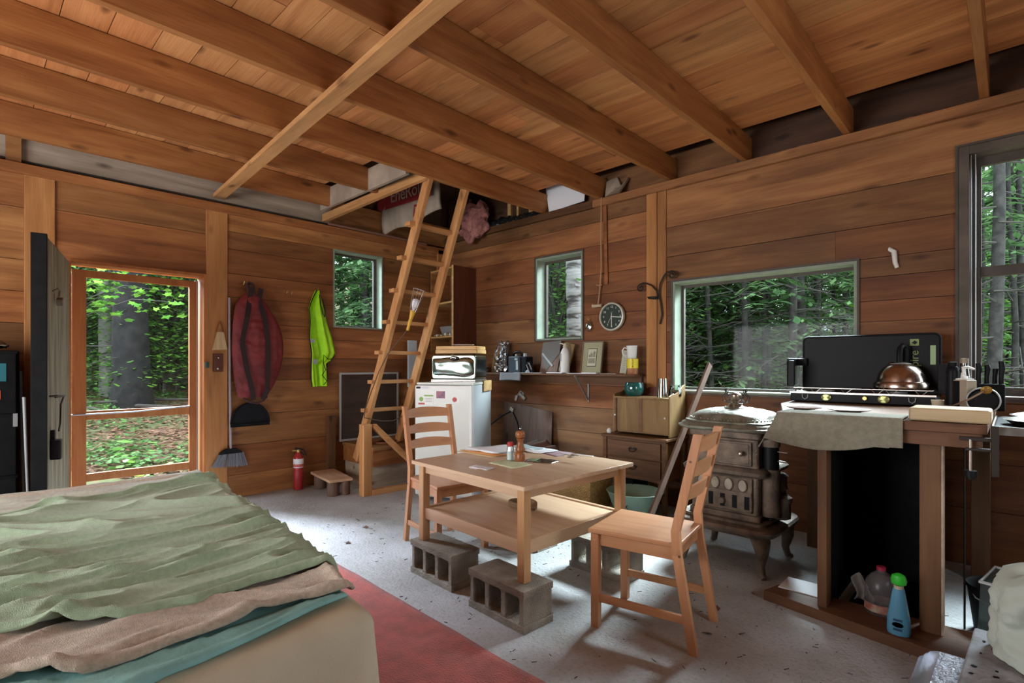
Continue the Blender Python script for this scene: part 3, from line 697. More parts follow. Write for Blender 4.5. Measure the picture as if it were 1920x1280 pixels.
# broad-leaved plants near the sill
for i, (x, y, s_) in enumerate(((-1.3, -2.95, 1), (-1.9, -2.8, 1.2), (-.8, -3.45, .7))):
    leafy('broadleaf_herb', ['large-leaved green plant growing nearest the door sill', 'large-leaved green plant further from the door', 'small green seedling at the left of the door sill'][i], (x, y, gz(x, y)), .16*s_, .16*s_, 34, 300+i, 'leaf', None, 'plant', .10*s_, .05, .004, .3)
random.seed(15)
for i, (px, t, l, a) in enumerate(((150, 8.6, 1.2, .3), (310, 8.8, 1.6, -.3), (290, 9.4, 1.3, .2), (170, 8.2, .9, -.2))):
    x, y = ray(px, t); c = MB(); d_ = Vector((Rt.x, Rt.y, 0))*l; d_.z = a*.4; p = Vector((x, y, gz(x, y)+.06)); c.tube([p-d_*.5, p+Vector((0,0,.03)), p+d_*.5], [.03, .026, .012], 6)
    tag(c.build('fallen_branch', M['twig']), ['grey fallen branch left of the thick pine foot', 'long grey branch lying right of the thick pine foot', 'thin grey branch behind the thick pine foot', 'short fallen stick at the left edge of the screen door view'][i], 'branch')
# ------------------------------------------------------------------ table on blocks
T = thing('dining_table', 'square low pine table with lower shelf, raised on concrete blocks', 'table', (3.048, -1.953, .19), -.053)
w2, d2 = .4664, .4364; H = .458
b = MB(); b.rbox((0, 0, H-.0105), (2*w2, 2*d2, .021), .008, 3); b.build('tabletop', M['pine'], T, bevel=.002)
for sx in (-1, 1):
    for sy in (-1, 1):
        b = MB(); cx, cy = sx*(w2-.055), sy*(d2-.055); b.box(cx-.023, cx+.023, cy-.023, cy+.023, 0, H-.021); b.build('leg', M['pineZ'], T, bevel=.003)
for sy in (-1, 1):
    b = MB(); cy = sy*(d2-.058); b.box(-w2+.078, w2-.078, cy-.010, cy+.010, H-.071, H-.021); b.build('apron', M['pine'], T, bevel=.002)
    b = MB(); b.box(-w2+.078, w2-.078, cy-.012, cy+.012, .125, .19); b.build('shelf_rail', M['pine'], T, bevel=.002)
for sx in (-1, 1):
    b = MB(); cx = sx*(w2-.058); b.box(cx-.010, cx+.010, -d2+.078, d2-.078, H-.071, H-.021); b.build('apron', M['pineY'], T, bevel=.002)
    b = MB(); b.box(cx-.012, cx+.012, -d2+.078, d2-.078, .125, .19); b.build('shelf_rail', M['pineY'], T, bevel=.002)
b = MB(); b.box(-w2+.071, w2-.071, -d2+.071, d2-.071, .166, .182); b.build('lower_shelf', M['pine'], T, bevel=.001)
TZ = .648
# concrete blocks
def block(label, x0, x1, y0, y1, rz=0):
    cx, cy = (x0+x1)/2, (y0+y1)/2; o = MB()
    L_, D_, Hh = .395, .194, .19
    xs = [-L_/2, -L_/2+.035, -L_/2+.035+.088, -L_/2+.035+.088+.028, -L_/2+.035+2*.088+.028, -L_/2+.035+2*.088+.056, L_/2-.033, L_/2]
    holes = [(xs[1], xs[2]), (xs[3], xs[4]), (xs[5], xs[6])]
    z0, z1 = .033, .157
    o.box(-L_/2, L_/2, -D_/2, D_/2, 0, z0); o.box(-L_/2, L_/2, -D_/2, D_/2, z1, Hh)
    for a, c_ in ((xs[0]+.012, xs[1]), (xs[2], xs[3]), (xs[4], xs[5]), (xs[6], xs[7]-.006)): o.box(a, c_, -D_/2+.004, D_/2-.004, z0, z1)
    for a, c_ in holes:   # rounded hole corners
        for (hx, sx) in ((a, 1), (c_, -1)):
            for (hz, sz) in ((z0, 1), (z1, -1)):
                o.prism([(hx, -D_/2+.004, hz), (hx+sx*.016, -D_/2+.004, hz), (hx+sx*.005, -D_/2+.004, hz+sz*.005), (hx, -D_/2+.004, hz+sz*.016)], (0, D_-.008, 0))
    q = o.build('concrete_block', M['block'], bevel=.004, smooth=True); q.location = (cx, cy, 0); q.rotation_euler = (0, 0, rz)
    return tag(q, label, 'concrete block', 'concrete blocks under the table')
block('concrete block under the front left table leg, nearer the bed', 2.558, 2.953, -2.375, -2.181, -.05)
block('concrete block under the nearest table leg, closest to the camera', 3.13, 3.525, -2.435, -2.241, -.06)
block('concrete block under the right table leg, beside the pulled-out chair', 3.17, 3.565, -1.665, -1.471, -.05)
block('concrete block under the rear left table leg, farthest back', 2.50, 2.895, -1.62, -1.426, -.03)
# ------------------------------------------------------------------ chairs
def chair(label, loc, rz):
    o = thing('dining_chair', label, 'chair', loc, rz)   # faces local -x, back at +x
    W_ = .40; D_ = .42; SH = .45
    # seat
    b = MB(); b.prism([(-.225, -.20, SH-.02), (-.225, .20, SH-.02), (.19, .185, SH-.02), (.19, -.185, SH-.02)][::-1], (0, 0, .02)); b.build('seat', M['chair'], o, bevel=.005)
    b = MB(); b.box(-.205, .17, -.178, -.160, SH-.075, SH-.02).box(-.205, .17, .160, .178, SH-.075, SH-.02).box(-.205, -.185, -.17, .17, SH-.075, SH-.02).box(.155, .175, -.16, .16, SH-.075, SH-.02); b.build('seat_frame', M['chair'], o, bevel=.002)
    for s_ in (-1, 1):
        b = MB(); y = s_*.176; b.box(-.212, -.176, y-.018, y+.018, 0, SH-.022); b.cyl((-.194, y+s_*.0182, SH-.05), (-.194, y+s_*.0188, SH-.05), .006, n=10); b.build('leg', M['chairZ'], o, bevel=.004)
        # rear leg runs up into the back post, splayed below and leaning above
        b = MB(); prof = [(.245, 0), (.178, .40), (.172, .50), (.265, .915)]
        wd = .036; y0, y1 = y-.014, y+.014; left = [(x-wd*.5, z) for x, z in prof]; right = [(x+wd*.5*(1.0), z) for x, z in prof]
        poly = [(x, y0, z) for x, z in left]+[(x, y0, z) for x, z in right[::-1]]
        for k in range(3):
            l0, l1, r0, r1 = left[k], left[k+1], right[k], right[k+1]
            b.hexa([(l0[0], y0, l0[1]), (r0[0], y0, r0[1]), (r0[0], y1, r0[1]), (l0[0], y1, l0[1]), (l1[0], y0, l1[1]), (r1[0], y0, r1[1]), (r1[0], y1, r1[1]), (l1[0], y1, l1[1])])
        b.build('leg', M['chairZ'], o, smooth=False)
        b = MB(); b.cyl((.19, y+s_*.0142, SH-.05), (.19, y+s_*.015, SH-.05), .006, n=10).cyl((.236, y+s_*.0142, .80), (.236, y+s_*.015, .80), .0055, n=10); b.build('screw_hole', M['dark'], o)
        b = MB(); b.beam((-.19, y, .135), (.225, y, .135), .018, .034); b.build('stretcher', M['chair'], o, bevel=.002)
    for k, (zc, hh) in enumerate(((.862, .055), (.755, .05), (.655, .05))):
        b = MB(); n = 12
        def sl(u, v, side):
            y = -.163+.326*u; bow = .022*(1-(2*u-1)**2); arch = .014*(1-(2*u-1)**2)
            z = zc-hh/2+hh*v+arch*v
            return (.172+(z-.5)*.224+bow*1+side*.016-.008, y, z)
        vs = [sl(i/n, v, s_) for i in range(n+1) for v in (0, 1) for s_ in (0, 1)]
        fs = []
        for i in range(n):
            a = i*4; c_ = a+4
            fs += [(a, c_, c_+2, a+2), (a+1, a+3, c_+3, c_+1), (a+2, c_+2, c_+3, a+3), (a, a+1, c_+1, c_)]
        fs += [(0, 2, 3, 1), (n*4, n*4+1, n*4+3, n*4+2)]
        b.add(vs, fs); b.build('back_slat', M['pineY' if False else 'chairY'], o, ang=50)
    return o
M['chairY'] = wood('chair_pine_y', (.42,.185,.085), (.53,.255,.125), (.61,.325,.17), 'Y', var=.04, knots=.4, rough=.38, bump=.06)
chair('pine ladder-back chair pulled out on the right of the table, facing it', (3.862, -1.945, 0), .17)
chair('pine ladder-back chair tucked in on the left of the table by the fridge', (2.345, -1.925, 0), PI-.15)
# ------------------------------------------------------------------ things on the table
def at(x, y, z=TZ): return (x, y, z)
o = thing('pepper_mill', 'turned brown wooden pepper mill standing on the map on the table', 'pepper mill', (3.035, -1.945, TZ+.0015))
b = MB(); b.lathe([(0, 0), (.028, 0), (.029, .004), (.028, .045), (.024, .05), (.0275, .055), (.028, .066), (.022, .082), (.0165, .105), (.0165, .115), (.021, .122), (.0215, .128), (.018, .130)], n=32); b.build('body', M['millwood'] if 'millwood' in M else M['chair'], o)
b = MB(); b.lathe([(.017, .130), (.024, .134), (.0285, .146), (.0275, .160), (.02, .170), (.008, .173), (0, .173)], n=32); b.build('head', M['chair'], o)
b = MB(); b.lathe([(.004, .173), (.006, .175), (.0035, .178), (.007, .183), (.006, .188), (0, .189)], n=16); b.build('knob', M['chrome'], o)
M['millwood'] = wood('mill_wood', (.20,.065,.022), (.30,.105,.035), (.38,.15,.055), 'Z', var=.02, knots=0, rough=.3, bump=.05)
for c_ in o.children:
    if c_.name.startswith(('body', 'head')): c_.data.materials[0] = M['millwood']
o = thing('salt_shaker', 'glass salt shaker with red lid beside the pepper mill', 'salt shaker', (2.985, -1.975, TZ+.0015))
b = MB(); b.lathe([(0, 0), (.022, 0), (.023, .01), (.022, .06), (.018, .078), (.016, .085)], n=8); b.build('glass_jar', M['cglass'], o)
b = MB(); b.lathe([(0, .003), (.020, .003), (.020, .055), (0, .056)], n=16); b.build('salt', M['paper'], o)
b = MB(); b.lathe([(.0185, .082), (.019, .084), (.0185, .102), (.015, .106), (0, .107)], n=20); b.build('lid', plain('red_lid', (.42,.04,.04), .35), o)
def sheet(name, pts, mat, label, cat, z=TZ, th=.0012, curl=.004, seed=1, parent=None, n=7):
    # a thin sheet through four corners with gentle curl
    P0, P1, P2, P3 = [Vector((*p, 0)) for p in pts]; b = MB()
    def f(u, v):
        p = (P0*(1-u)+P1*u)*(1-v)+(P3*(1-u)+P2*u)*v
        h = max(0, mn.noise(Vector((p.x*9+seed, p.y*9, seed))))*curl*2
        return (p.x, p.y, z+th+h)
    b.grid(f, n, n); o = b.build(name, mat, parent, ang=180, thick=th)
    if parent is None: tag(o, label, cat)
    return o
mapm, nt, mb_ = newmat('printed_map'); L = nt.links.new; N = nt.nodes.new
tc = N('ShaderNodeTexCoord'); vo = N('ShaderNodeTexVoronoi'); vo.inputs['Scale'].default_value = 70; vo.feature = 'DISTANCE_TO_EDGE'; mr = N('ShaderNodeMapRange'); mr.inputs[1].default_value = .02; mr.inputs[2].default_value = .05
nz = N('ShaderNodeTexNoise'); nz.inputs['Scale'].default_value = 14; ms = N('ShaderNodeMapRange'); ms.inputs[1].default_value = .45; ms.inputs[2].default_value = .55
mxx = N('ShaderNodeMath'); mxx.operation = 'MAXIMUM'; mx = N('ShaderNodeMix'); mx.data_type = 'RGBA'; mx.inputs[6].default_value = (.22, .27, .14, 1); mx.inputs[7].default_value = (.62, .68, .44, 1)
L(tc.outputs['Object'], vo.inputs['Vector']); L(tc.outputs['Object'], nz.inputs['Vector']); L(vo.outputs['Distance'], mr.inputs[0]); L(nz.outputs['Fac'], ms.inputs[0]); L(mr.outputs[0], mxx.inputs[0]); L(ms.outputs[0], mxx.inputs[1]); L(mxx.outputs[0], mx.inputs[0]); L(mx.outputs[2], mb_.inputs['Base Color']); M['map'] = mapm
sheet('folded_map', [(2.945, -2.115), (2.955, -1.95), (3.165, -1.985), (3.165, -2.14)][::-1], M['map'], 'pale green printed map lying under the pepper mill', 'map', curl=0)
sheet('receipt_slip', [(2.955, -2.27), (2.94, -2.20), (3.08, -2.19), (3.105, -2.28)][::-1], M['paper'], 'small white paper slips nearest the front edge of the table', 'paper', curl=.006, seed=3)
sheet('receipt_slip', [(2.975, -2.285), (2.965, -2.235), (3.02, -2.225), (3.035, -2.285)][::-1], M['paper'], 'smaller white slip sticking out under the front paper slips', 'paper', curl=.001, seed=4)
o = thing('paper_folder', 'manila folder bulging with white papers left of the salt shaker', 'folder', (0,0,0))
sheet('folder_cover', [(2.52, -1.985), (2.655, -1.72), (2.90, -1.80), (2.845, -1.99)][::-1], plain('manila_card', (.56,.42,.24), .8), '', '', th=.003, curl=.002, parent=o)
sheet('folder_cover', [(2.53, -1.965), (2.655, -1.70), (2.905, -1.785), (2.85, -1.97)][::-1], plain('orange_card', (.62,.28,.09), .8), '', '', z=TZ+.006, th=.003, curl=.003, parent=o)
for k in range(4): sheet('paper_sheet', [(2.545+.006*k, -1.95), (2.66, -1.69+.004*k), (2.88, -1.76-.003*k), (2.84, -1.94)][::-1], M['paper'], '', '', z=TZ+.012+k*.0035, th=.001, curl=.008, seed=k, parent=o)
o = thing('paper_stack', 'loose pile of white and blue papers at the back of the table', 'paper', (0,0,0))
sheet('paper_sheet', [(2.78, -1.62), (2.79, -1.52), (3.11, -1.53), (3.10, -1.70)][::-1], plain('purplish_paper', (.35,.24,.27), .8), '', '', curl=.003, parent=o)
sheet('paper_sheet', [(2.76, -1.70), (2.80, -1.53), (2.99, -1.54), (2.98, -1.70)][::-1], M['paper'], '', '', z=TZ+.004, curl=.01, seed=6, parent=o)
sheet('paper_sheet', [(2.66, -1.68), (2.69, -1.54), (2.88, -1.54), (2.87, -1.66)][::-1], plain('blue_grey_paper', (.42,.52,.56), .8), '', '', z=TZ+.009, curl=.012, seed=8, parent=o)
b = MB(); b.tube([(3.06, -1.60, TZ+.006), (3.27, -1.555, TZ+.006)], .0035, 8); tag(b.build('pen', M['paper']), 'thin white pen pointing right at the back of the table', 'pen')
o = thing('key_ring', 'small bunch of keys and a key ring on the back papers', 'keys', (3.135, -1.64, TZ+.002))
b = MB(); b.tube([(.02*math.cos(q*.6), .02*math.sin(q*.6), .003) for q in range(10)], .0015, 6, closed=True); b.build('ring', M['steel'], o)
for k in range(3):
    b = MB(); m_ = Matrix.Rotation(.7*k-.4, 3, 'Z'); b.rbox(m_ @ Vector((.038, 0, .004+.003*k)), (.024, .022, .002), .009, m=m_).cbox(m_ @ Vector((.06, 0, .004+.003*k)), (.034, .007, .002), m_); b.build('key', M['steel' if k != 1 else 'blackm'], o)
sheet('plastic_bag', [(3.07, -1.95), (3.06, -1.80), (3.20, -1.79), (3.22, -1.90)][::-1], M['clearp'], 'crumpled clear plastic bag right of the pepper mill', 'plastic bag', curl=.02, seed=5, n=12)
sheet('seed_packet', [(3.05, -1.915), (3.045, -1.85), (3.10, -1.84), (3.11, -1.90)][::-1], plain('green_packet', (.22,.30,.14), .5), 'small green packet tucked between the mill and clear bag', 'packet', z=TZ+.003, curl=.01, seed=9)
# coiled hose under the table top, on the shelf
o = MB(); pts = [(.085*math.cos(q*.35), .06*math.sin(q*.35), .012+.0004*q) for q in range(60)]; o.tube(pts, .011, 8); q = o.build('coiled_hose', plain('tan_hose', (.20,.12,.06), .6)); q.location = (3.04, -1.93, .374); tag(q, 'small tan coiled rope lying at the middle of the lower shelf', 'rope')
# ------------------------------------------------------------------ rug
b = MB()
def rf(u, v):
    x = 1.58+3.2*u; y = -2.585-.10*u-1.25*v+.012*mn.noise(Vector((x*3, 0, v*9)))
    return (x, y, .006+.006*max(0, mn.noise(Vector((x*2, y*2, 0)))))
b.grid(rf, 80, 40); b.v = [v for v in b.v]; b.f = [f[::-1] for f in b.f]
tag(b.build('carpet_runner', M['rug'], ang=180, thick=.006), 'worn red carpet runner on the concrete beside the bed', 'rug')
# ------------------------------------------------------------------ bed
A0 = Vector((3.905, -3.49)); U = Vector((-.9957, .0925)); V = Vector((-.03, -1.0))
def bp(u, v, z): p = A0+U*u+V*v; return (p.x, p.y, z)
BH = .60
bed = thing('bed', 'low wide bed draped in a beige canvas cover, front left', 'bed', (3.0, -4.2, 0))
MI = Matrix.Translation((-3.0, 4.2, 0))
def wr(x, y, s=1.0): return mn.noise(Vector((x*s, y*s, 1.7)))
BL, BW = 2.0, 1.5
def edge_profile(d, R_=.05, H_=BH-.02, flare=.05):
    # d: distance past the edge along the cloth; returns (outward, down)
    if d <= 0: return (0, 0)
    a = d/R_
    if a < PI/2: return (R_*math.sin(a), R_*(1-math.cos(a)))
    r = d-R_*PI/2; return (R_+flare*r, R_+r)
def drape(u, v, z0, hang, lift=0, wamp=.0, seed=0, R_=.05):
    # u,v in metres on the bed plane (may exceed the edges)
    ou = max(0, -u, u-BL) ; ov = max(0, -v, v-BW)
    cu = min(max(u, 0), BL); cv = min(max(v, 0), BW)
    su = -1 if u < 0 else 1; sv = -1 if v < 0 else 1
    d = math.hypot(ou, ov); o_, dn = edge_profile(d, R_)
    if d > 1e-9: du, dv = ou/d, ov/d
    else: du = dv = 0
    fold = 0
    if d > .08:
        along = cu*1.0+cv*1.3+math.atan2(ov, ou+1e-9)*.3; fold = (.018*math.sin(along*17+seed)+.02*wr(along*6, seed))*min(1, (d-.08)*4)
    uu = cu+su*du*(o_+fold); vv = cv+sv*dv*(o_+fold)
    z = BH+z0-dn+(wamp(u, v) if callable(wamp) else wamp)*wrk(u, v, seed)*math.exp(-d*6)
    return bp(uu, vv, z)
def wrk(u, v, s):
    p = Vector((u*6.4+s*3.1+1.3*mn.noise(Vector((u*1.5, v*1.5, s))), v*1.6, s))
    a = 1-abs(mn.noise(p))*2.2; c_ = 1-abs(mn.noise(p*2.1+Vector((5, 3, 1))))*2.2
    return max(0, a)**2*.8+max(0, c_)**2*.35-.25
def cover(f, nu, nv, u0, u1, v0, v1, name, mat, parent, thick=.006, ang=180):
    b = MB(); b.grid(lambda a, c_: f(u0+(u1-u0)*a, v0+(v1-v0)*c_), nu, nv); b.xf(MI) if parent is bed else None
    return b.build(name, mat, parent, ang=ang, thick=thick)
b = MB(); c8 = [Vector(bp(u, v, z)) for z in (.03, BH-.02) for u, v in ((.02, .02), (BL-.02, .02), (BL-.02, BW-.02), (.02, BW-.02))]
b.hexa(c8); b.f = [f[::-1] for f in b.f]; b.xf(MI); b.build('mattress', M['paper'], bed, bevel=.03)
cover(lambda u, v: drape(u, v, -.008, .5, wamp=.002, seed=2, R_=.045), 120, 110, -.56, BL+.5, -.56, BW+.3, 'bed_cover', M['sheetbeige'], bed)
def lay(name, label, cat, mat, lo_u, hi_u, lo_v, hi_v, z0, wamp, seed, rim=.012, nu=180, nv=150, R_=.055):
    b = MB()
    def f(a, c_):
        v = None
        # edges are functions so the borders wander
        vv = lo_v(a)+(hi_v(a)-lo_v(a))*c_
        u0, u1 = lo_u(c_, vv), hi_u(c_, vv); uu = u0+(u1-u0)*a
        ed = min((uu-u0), (u1-uu), (vv-lo_v(a)), (hi_v(a)-vv))
        roll = rim*math.exp(-((ed-.018)/.016)**2)-(.004 if ed < .004 else 0)
        p = drape(uu, vv, z0+roll, 0, wamp=wamp, seed=seed, R_=R_)
        return p
    b.grid(f, nu, nv); return tag(b.build(name, mat, ang=180, thick=.007), label, cat)
N1 = lambda t, s: mn.noise(Vector((t*3.1, s, 0)))
# positions of the near borders measured along the bed: u = distance from the near end
def tan_u(c_, v):
    pts = [(0, .085), (.15, .12), (.28, .10), (.44, .10), (.53, .10), (.63, .17), (1.6, .5)]
    for (a, x), (b_, y) in zip(pts, pts[1:]):
        if a <= v <= b_: return x+(y-x)*(v-a)/(b_-a)
    return pts[0][1] if v < 0 else .5
lay('bed_sheet', 'teal cotton sheet showing as a band along the near end of the bed', 'sheet', M['teal'],
    lambda c_, v: .055-.10*min(1, v/.5)+.008*N1(v*2, 1), lambda c_, v: BL-.02, lambda a: -.005+.01*N1(a*3, 2), lambda a: BW-.05, .004, lambda u, v: .014 if u < tan_u(0, v)-.02 else .003, 4, rim=.006)
def gr_u(c_, v):
    pts = [(-.2, .24), (0, .245), (.17, .27), (.31, .25), (.45, .27), (.62, .36), (1.5, .7)]
    for (a, x), (b_, y) in zip(pts, pts[1:]):
        if a <= v <= b_: return x+(y-x)*(v-a)/(b_-a)
    return .24
lay('tan_blanket', 'fluffy tan fleece blanket between the teal sheet and green blanket', 'blanket', M['tanfleece'],
    lambda c_, v: tan_u(c_, v)-.02+.006*N1(v*4, 3), lambda c_, v: BL-.01, lambda a: -.03+.015*N1(a*4, 4), lambda a: BW-.1, .014, lambda u, v: .026 if u < gr_u(0, v)-.01 else .026*max(.12, 1-(u-gr_u(0, v)+.01)*12), 6, rim=.018)
lay('green_blanket', 'rumpled sage green fleece blanket spread on top of the bed', 'blanket', M['greenfleece'],
    lambda c_, v: gr_u(c_, v)-.02+.008*N1(v*4, 5), lambda c_, v: 1.70-.22*max(0, v)+.02*N1(v*3, 6), lambda a: -.075+.02*N1(a*5, 7), lambda a: BW-.14, .036, .036, 9, rim=.018, nu=300, nv=220)
lay('grey_blanket', 'greyish fleece blanket strip at the far end of the bed', 'blanket', M['greyfleece'],
    lambda c_, v: 1.58-.22*max(0, v), lambda c_, v: BL+.06, lambda a: -.05+.02*N1(a*3, 8), lambda a: BW-.08, .022, lambda u, v: .02 if u > 1.68-.22*max(0, v) else .004, 12, rim=.008, nu=60, nv=140)
b = MB(); b.grid(lambda a, c_: (1.9+.75*a, -3.02-.30*c_+.04*wr(a*5, c_*3, 1), max(.02, .40-.26*(1-c_)-.2*a*(1-c_)+.09*wr(a*4, c_*4, 1.3))), 30, 24)
tag(b.build('brown_garment', M['maroon'], ang=180, thick=.01), 'dark brown garment hanging off the far side of the bed', 'clothing')
b = MB(); b.grid(lambda a, c_: bp(.02+.10*a-.03*c_, .62+.18*c_, BH+.015+.045*math.sin(PI*a)*math.sin(PI*c_*.9)), 14, 14)
tag(b.build('pillow_corner', plain('beige_cotton', (.55,.42,.30), .9), ang=180, thick=.006), 'folded beige cloth corner on the near edge of the bed', 'cloth')
# ------------------------------------------------------------------ ladder and its platform
def LX(z): return .60+.44*(z-.755)
o = thing('loft_ladder', 'wooden ladder with seven rungs leaning up into the loft hatch', 'ladder', (0, 0, 0))
for y, z0, z1 in ((-1.475, .27, 2.80), (-1.03, .42, 2.80)):
    b = MB(); b.beam((LX(z0)+.02, y, z0), (LX(z1)+.02, y+(.04 if y < -1.2 else -.0), z1), .042, .088, (1, 0, .44)); b.build('rail', M['ladder'], o, bevel=.003)
for k in range(7):
    z = .76+.275*k; b = MB(); b.box(LX(z)-.045, LX(z)+.03, -1.52, -1.0, z-.012, z+.022); b.build('rung', M['ladderY'], o, bevel=.003)
o = thing('storage_platform', 'dark wooden box platform at the ladder foot, against the left wall', 'platform', (0, 0, 0))
b = MB(); b.box(.02, .62, -1.42, -.55, .365, .40); b.build('top', M['counterY'] if 'counterY' in M else M['wallL'], o, bevel=.003)
b = MB(); b.box(.03, .60, -1.41, -.56, .21, .365); b.build('front_board', M['wallL'], o)
b = MB(); b.box(.05, .56, -1.40, -.58, 0, .21); b.build('lower_panel', M['greyb'], o)
o = thing('ladder_guard_frame', 'pale timber corner post with diagonal brace in front of the ladder foot', 'wooden frame', (0, 0, 0))
b = MB(); b.box(.735, .82, -1.64, -1.555, 0, .655); b.build('post', M['ladder'], o, bevel=.004)
b = MB(); b.beam((.80, -1.53, .64), (.86, -1.05, .17), .04, .075, (1, 0, 0)); b.build('brace', M['ladderY'], o, bevel=.003)
b = MB(); b.beam((.80, -1.55, .025), (.86, -.95, .025), .06, .05); b.build('sill', M['ladderY'], o, bevel=.003)
o = MB(); o.box(.02, .075, -1.60, -1.52, 0, .68); tag(o.build('upright_board', M['counterZ'], bevel=.003), 'short brown upright post against the left wall behind the step', 'post')
o = thing('framed_screen', 'insect screen panel in a grey metal frame leaning on the left wall', 'screen panel', (0, 0, 0))
yy0, yy1, z0, z1 = -1.46, -.74, .405, 1.12
b = MB()
for a in ((yy0, yy0+.02, z0, z1), (yy1-.02, yy1, z0, z1), (yy0+.02, yy1-.02, z0, z0+.02), (yy0+.02, yy1-.02, z1-.02, z1)): b.box(.03, .042, *a)
b.build('frame', plain('dull_aluminium', (.42,.40,.38), .5, metal=.3), o)
b = MB(); b.box(.035, .037, yy0+.02, yy1-.02, z0+.02, z1-.02); b.build('mesh_panel', M['screend'], o)
o = thing('step_stool', 'low plank step on round log feet beside the ladder post', 'step', (0, 0, 0))
b = MB(); b.hexa([(.10, -1.80, .13), (.62, -1.87, .13), (.66, -1.66, .13), (.12, -1.56, .13), (.10, -1.80, .155), (.62, -1.87, .155), (.66, -1.66, .155), (.12, -1.56, .155)]); b.build('plank', M['pine'], o, bevel=.004)
for x, y in ((.20, -1.75), (.56, -1.80), (.60, -1.70), (.22, -1.63)):
    b = MB(); b.cyl((x, y, 0), (x, y, .13), .055 if y < -1.72 else .04, n=16); b.build('leg', M['lath'], o, bevel=.006)
# extinguisher
o = thing('fire_extinguisher', 'small red fire extinguisher standing on the floor by the left wall', 'fire extinguisher', (.10, -1.92, 0), -.5)
b = MB(); b.lathe([(.035, 0), (.044, .006), (.046, .02), (.046, .30), (.040, .325), (.024, .345), (.020, .36)], n=28); b.build('cylinder', M['red'], o)
b = MB(); b.lathe([(.0468, .215), (.0468, .30)], n=28, cap=False); b.build('label', M['paper'], o)
b = MB(); b.lathe([(.0472, .222), (.0472, .25)], n=28, cap=False); b.build('label_band', plain('pink_band', (.60,.12,.12), .5), o)
b = MB(); b.lathe([(.018, .36), (.018, .385), (.012, .39)], n=16).cyl((0, 0, .375), (.005, -.055, .378), .008); b.build('valve', M['brass'], o)
b = MB(); b.beam((0, -.03, .40), (0, .045, .385), .016, .012).beam((0, .045, .385), (0, .075, .32), .016, .010).beam((0, -.01, .385), (0, .06, .33), .012, .008); b.build('handle', M['blackm'], o)
# ------------------------------------------------------------------ hanging on the left wall
o = thing('canoe_bag', 'tall dark red padded bag with two straps hanging on the left wall', 'bag', (0, 0, 0))
def bagf(u, v):
    z = .905+.94*v; t = v
    # half-widths measured from the centre line at y = -2.30
    def ww(t, side):
        if side > 0: return .245*math.sin(PI*min(1, max(0, .06+.90*t)))**.62*(1 if t < .55 else 1-.55*((t-.55)/.45)**2.2)
        return .205*math.sin(PI*min(1, max(0, .10+.80*t)))**.25*(1 if t < .86 else 1-.35*((t-.86)/.14)**2)
    a = 2*PI*u; c_, s_ = math.cos(a), math.sin(a)
    y = -2.305+c_*(ww(t, 1) if c_ > 0 else ww(t, -1)); th = .07*math.sin(PI*min(1, max(0.02, .03+.94*t)))**.5
    wr_ = .012*mn.noise(Vector((y*12, z*22, 1)))+.008*mn.noise(Vector((y*30, z*12, 4)))
    x = .085+s_*(th+wr_)
    return (max(.006, x), y, z)
b = MB(); b.grid(bagf, 64, 70, closeu=True); b.f = [f[::-1] for f in b.f]; b.build('body', plain('dark_red_nylon', (.17,.016,.018), .6, var=.25, scale=9, bump=.5, bscale=26), o, ang=180)
for ya, yb, yc in ((-2.37, -2.455, -2.37), (-2.29, -2.23, -2.235)):
    b = MB(); pts = [(ya+.02, 1.90), (ya, 1.80), ((ya+yb)/2, 1.62), (yb, 1.40), ((yb+yc)/2, 1.15), (yc, .98), (yc+(.03 if yc < -2.3 else -.02), .885)]
    for (y1_, z1_), (y2_, z2_) in zip(pts, pts[1:]): b.beam((.166 if .95 < z1_ < 1.8 else .11, y1_, z1_), (.166 if .95 < z2_ < 1.8 else .11, y2_, z2_+0), .042, .006, (1, 0, 0))
    b.build('strap', plain('dark_webbing', (.028,.012,.012), .9), o, ang=60)
b = MB(); b.tube([(.10, -2.42, .90), (.11, -2.37, .865), (.11, -2.30, .85), (.11, -2.25, .875), (.10, -2.215, .91)], .009, 8); b.build('webbing_loop', plain('dark_webbing2', (.05,.022,.022), .9), o); b = MB(); b.tube([(.10, -2.37, 1.83), (.09, -2.385, 1.92), (.07, -2.36, 1.945), (.09, -2.335, 1.93), (.10, -2.32, 1.82)], .014, 8); b.build('webbing_loop', plain('dark_webbing2', (.05,.022,.022), .9), o)
b = MB(); b.tube([(0, -2.40, 1.93), (.05, -2.40, 1.93), (.07, -2.40, 1.955)], .005).tube([(0, -2.33, 1.93), (.05, -2.33, 1.93), (.07, -2.33, 1.955)], .005); tag(b.build('wall_hook', M['brass']), 'small brass hooks holding the red bag on the left wall', 'hook')
b = MB()
for y in (-2.00, -1.955): b.tube([(0, y, 1.90), (.025, y, 1.89), (.035, y, 1.91)], .004)
tag(b.build('wall_hook', M['brass']), 'empty brass hooks between the red bag and yellow vest', 'hook')
b = MB(); b.tube([(0, -1.70, 1.955), (.05, -1.70, 1.95), (.06, -1.70, 1.965)], .004); tag(b.build('wall_hook', M['brass']), 'brass hook holding the yellow safety vest', 'hook')
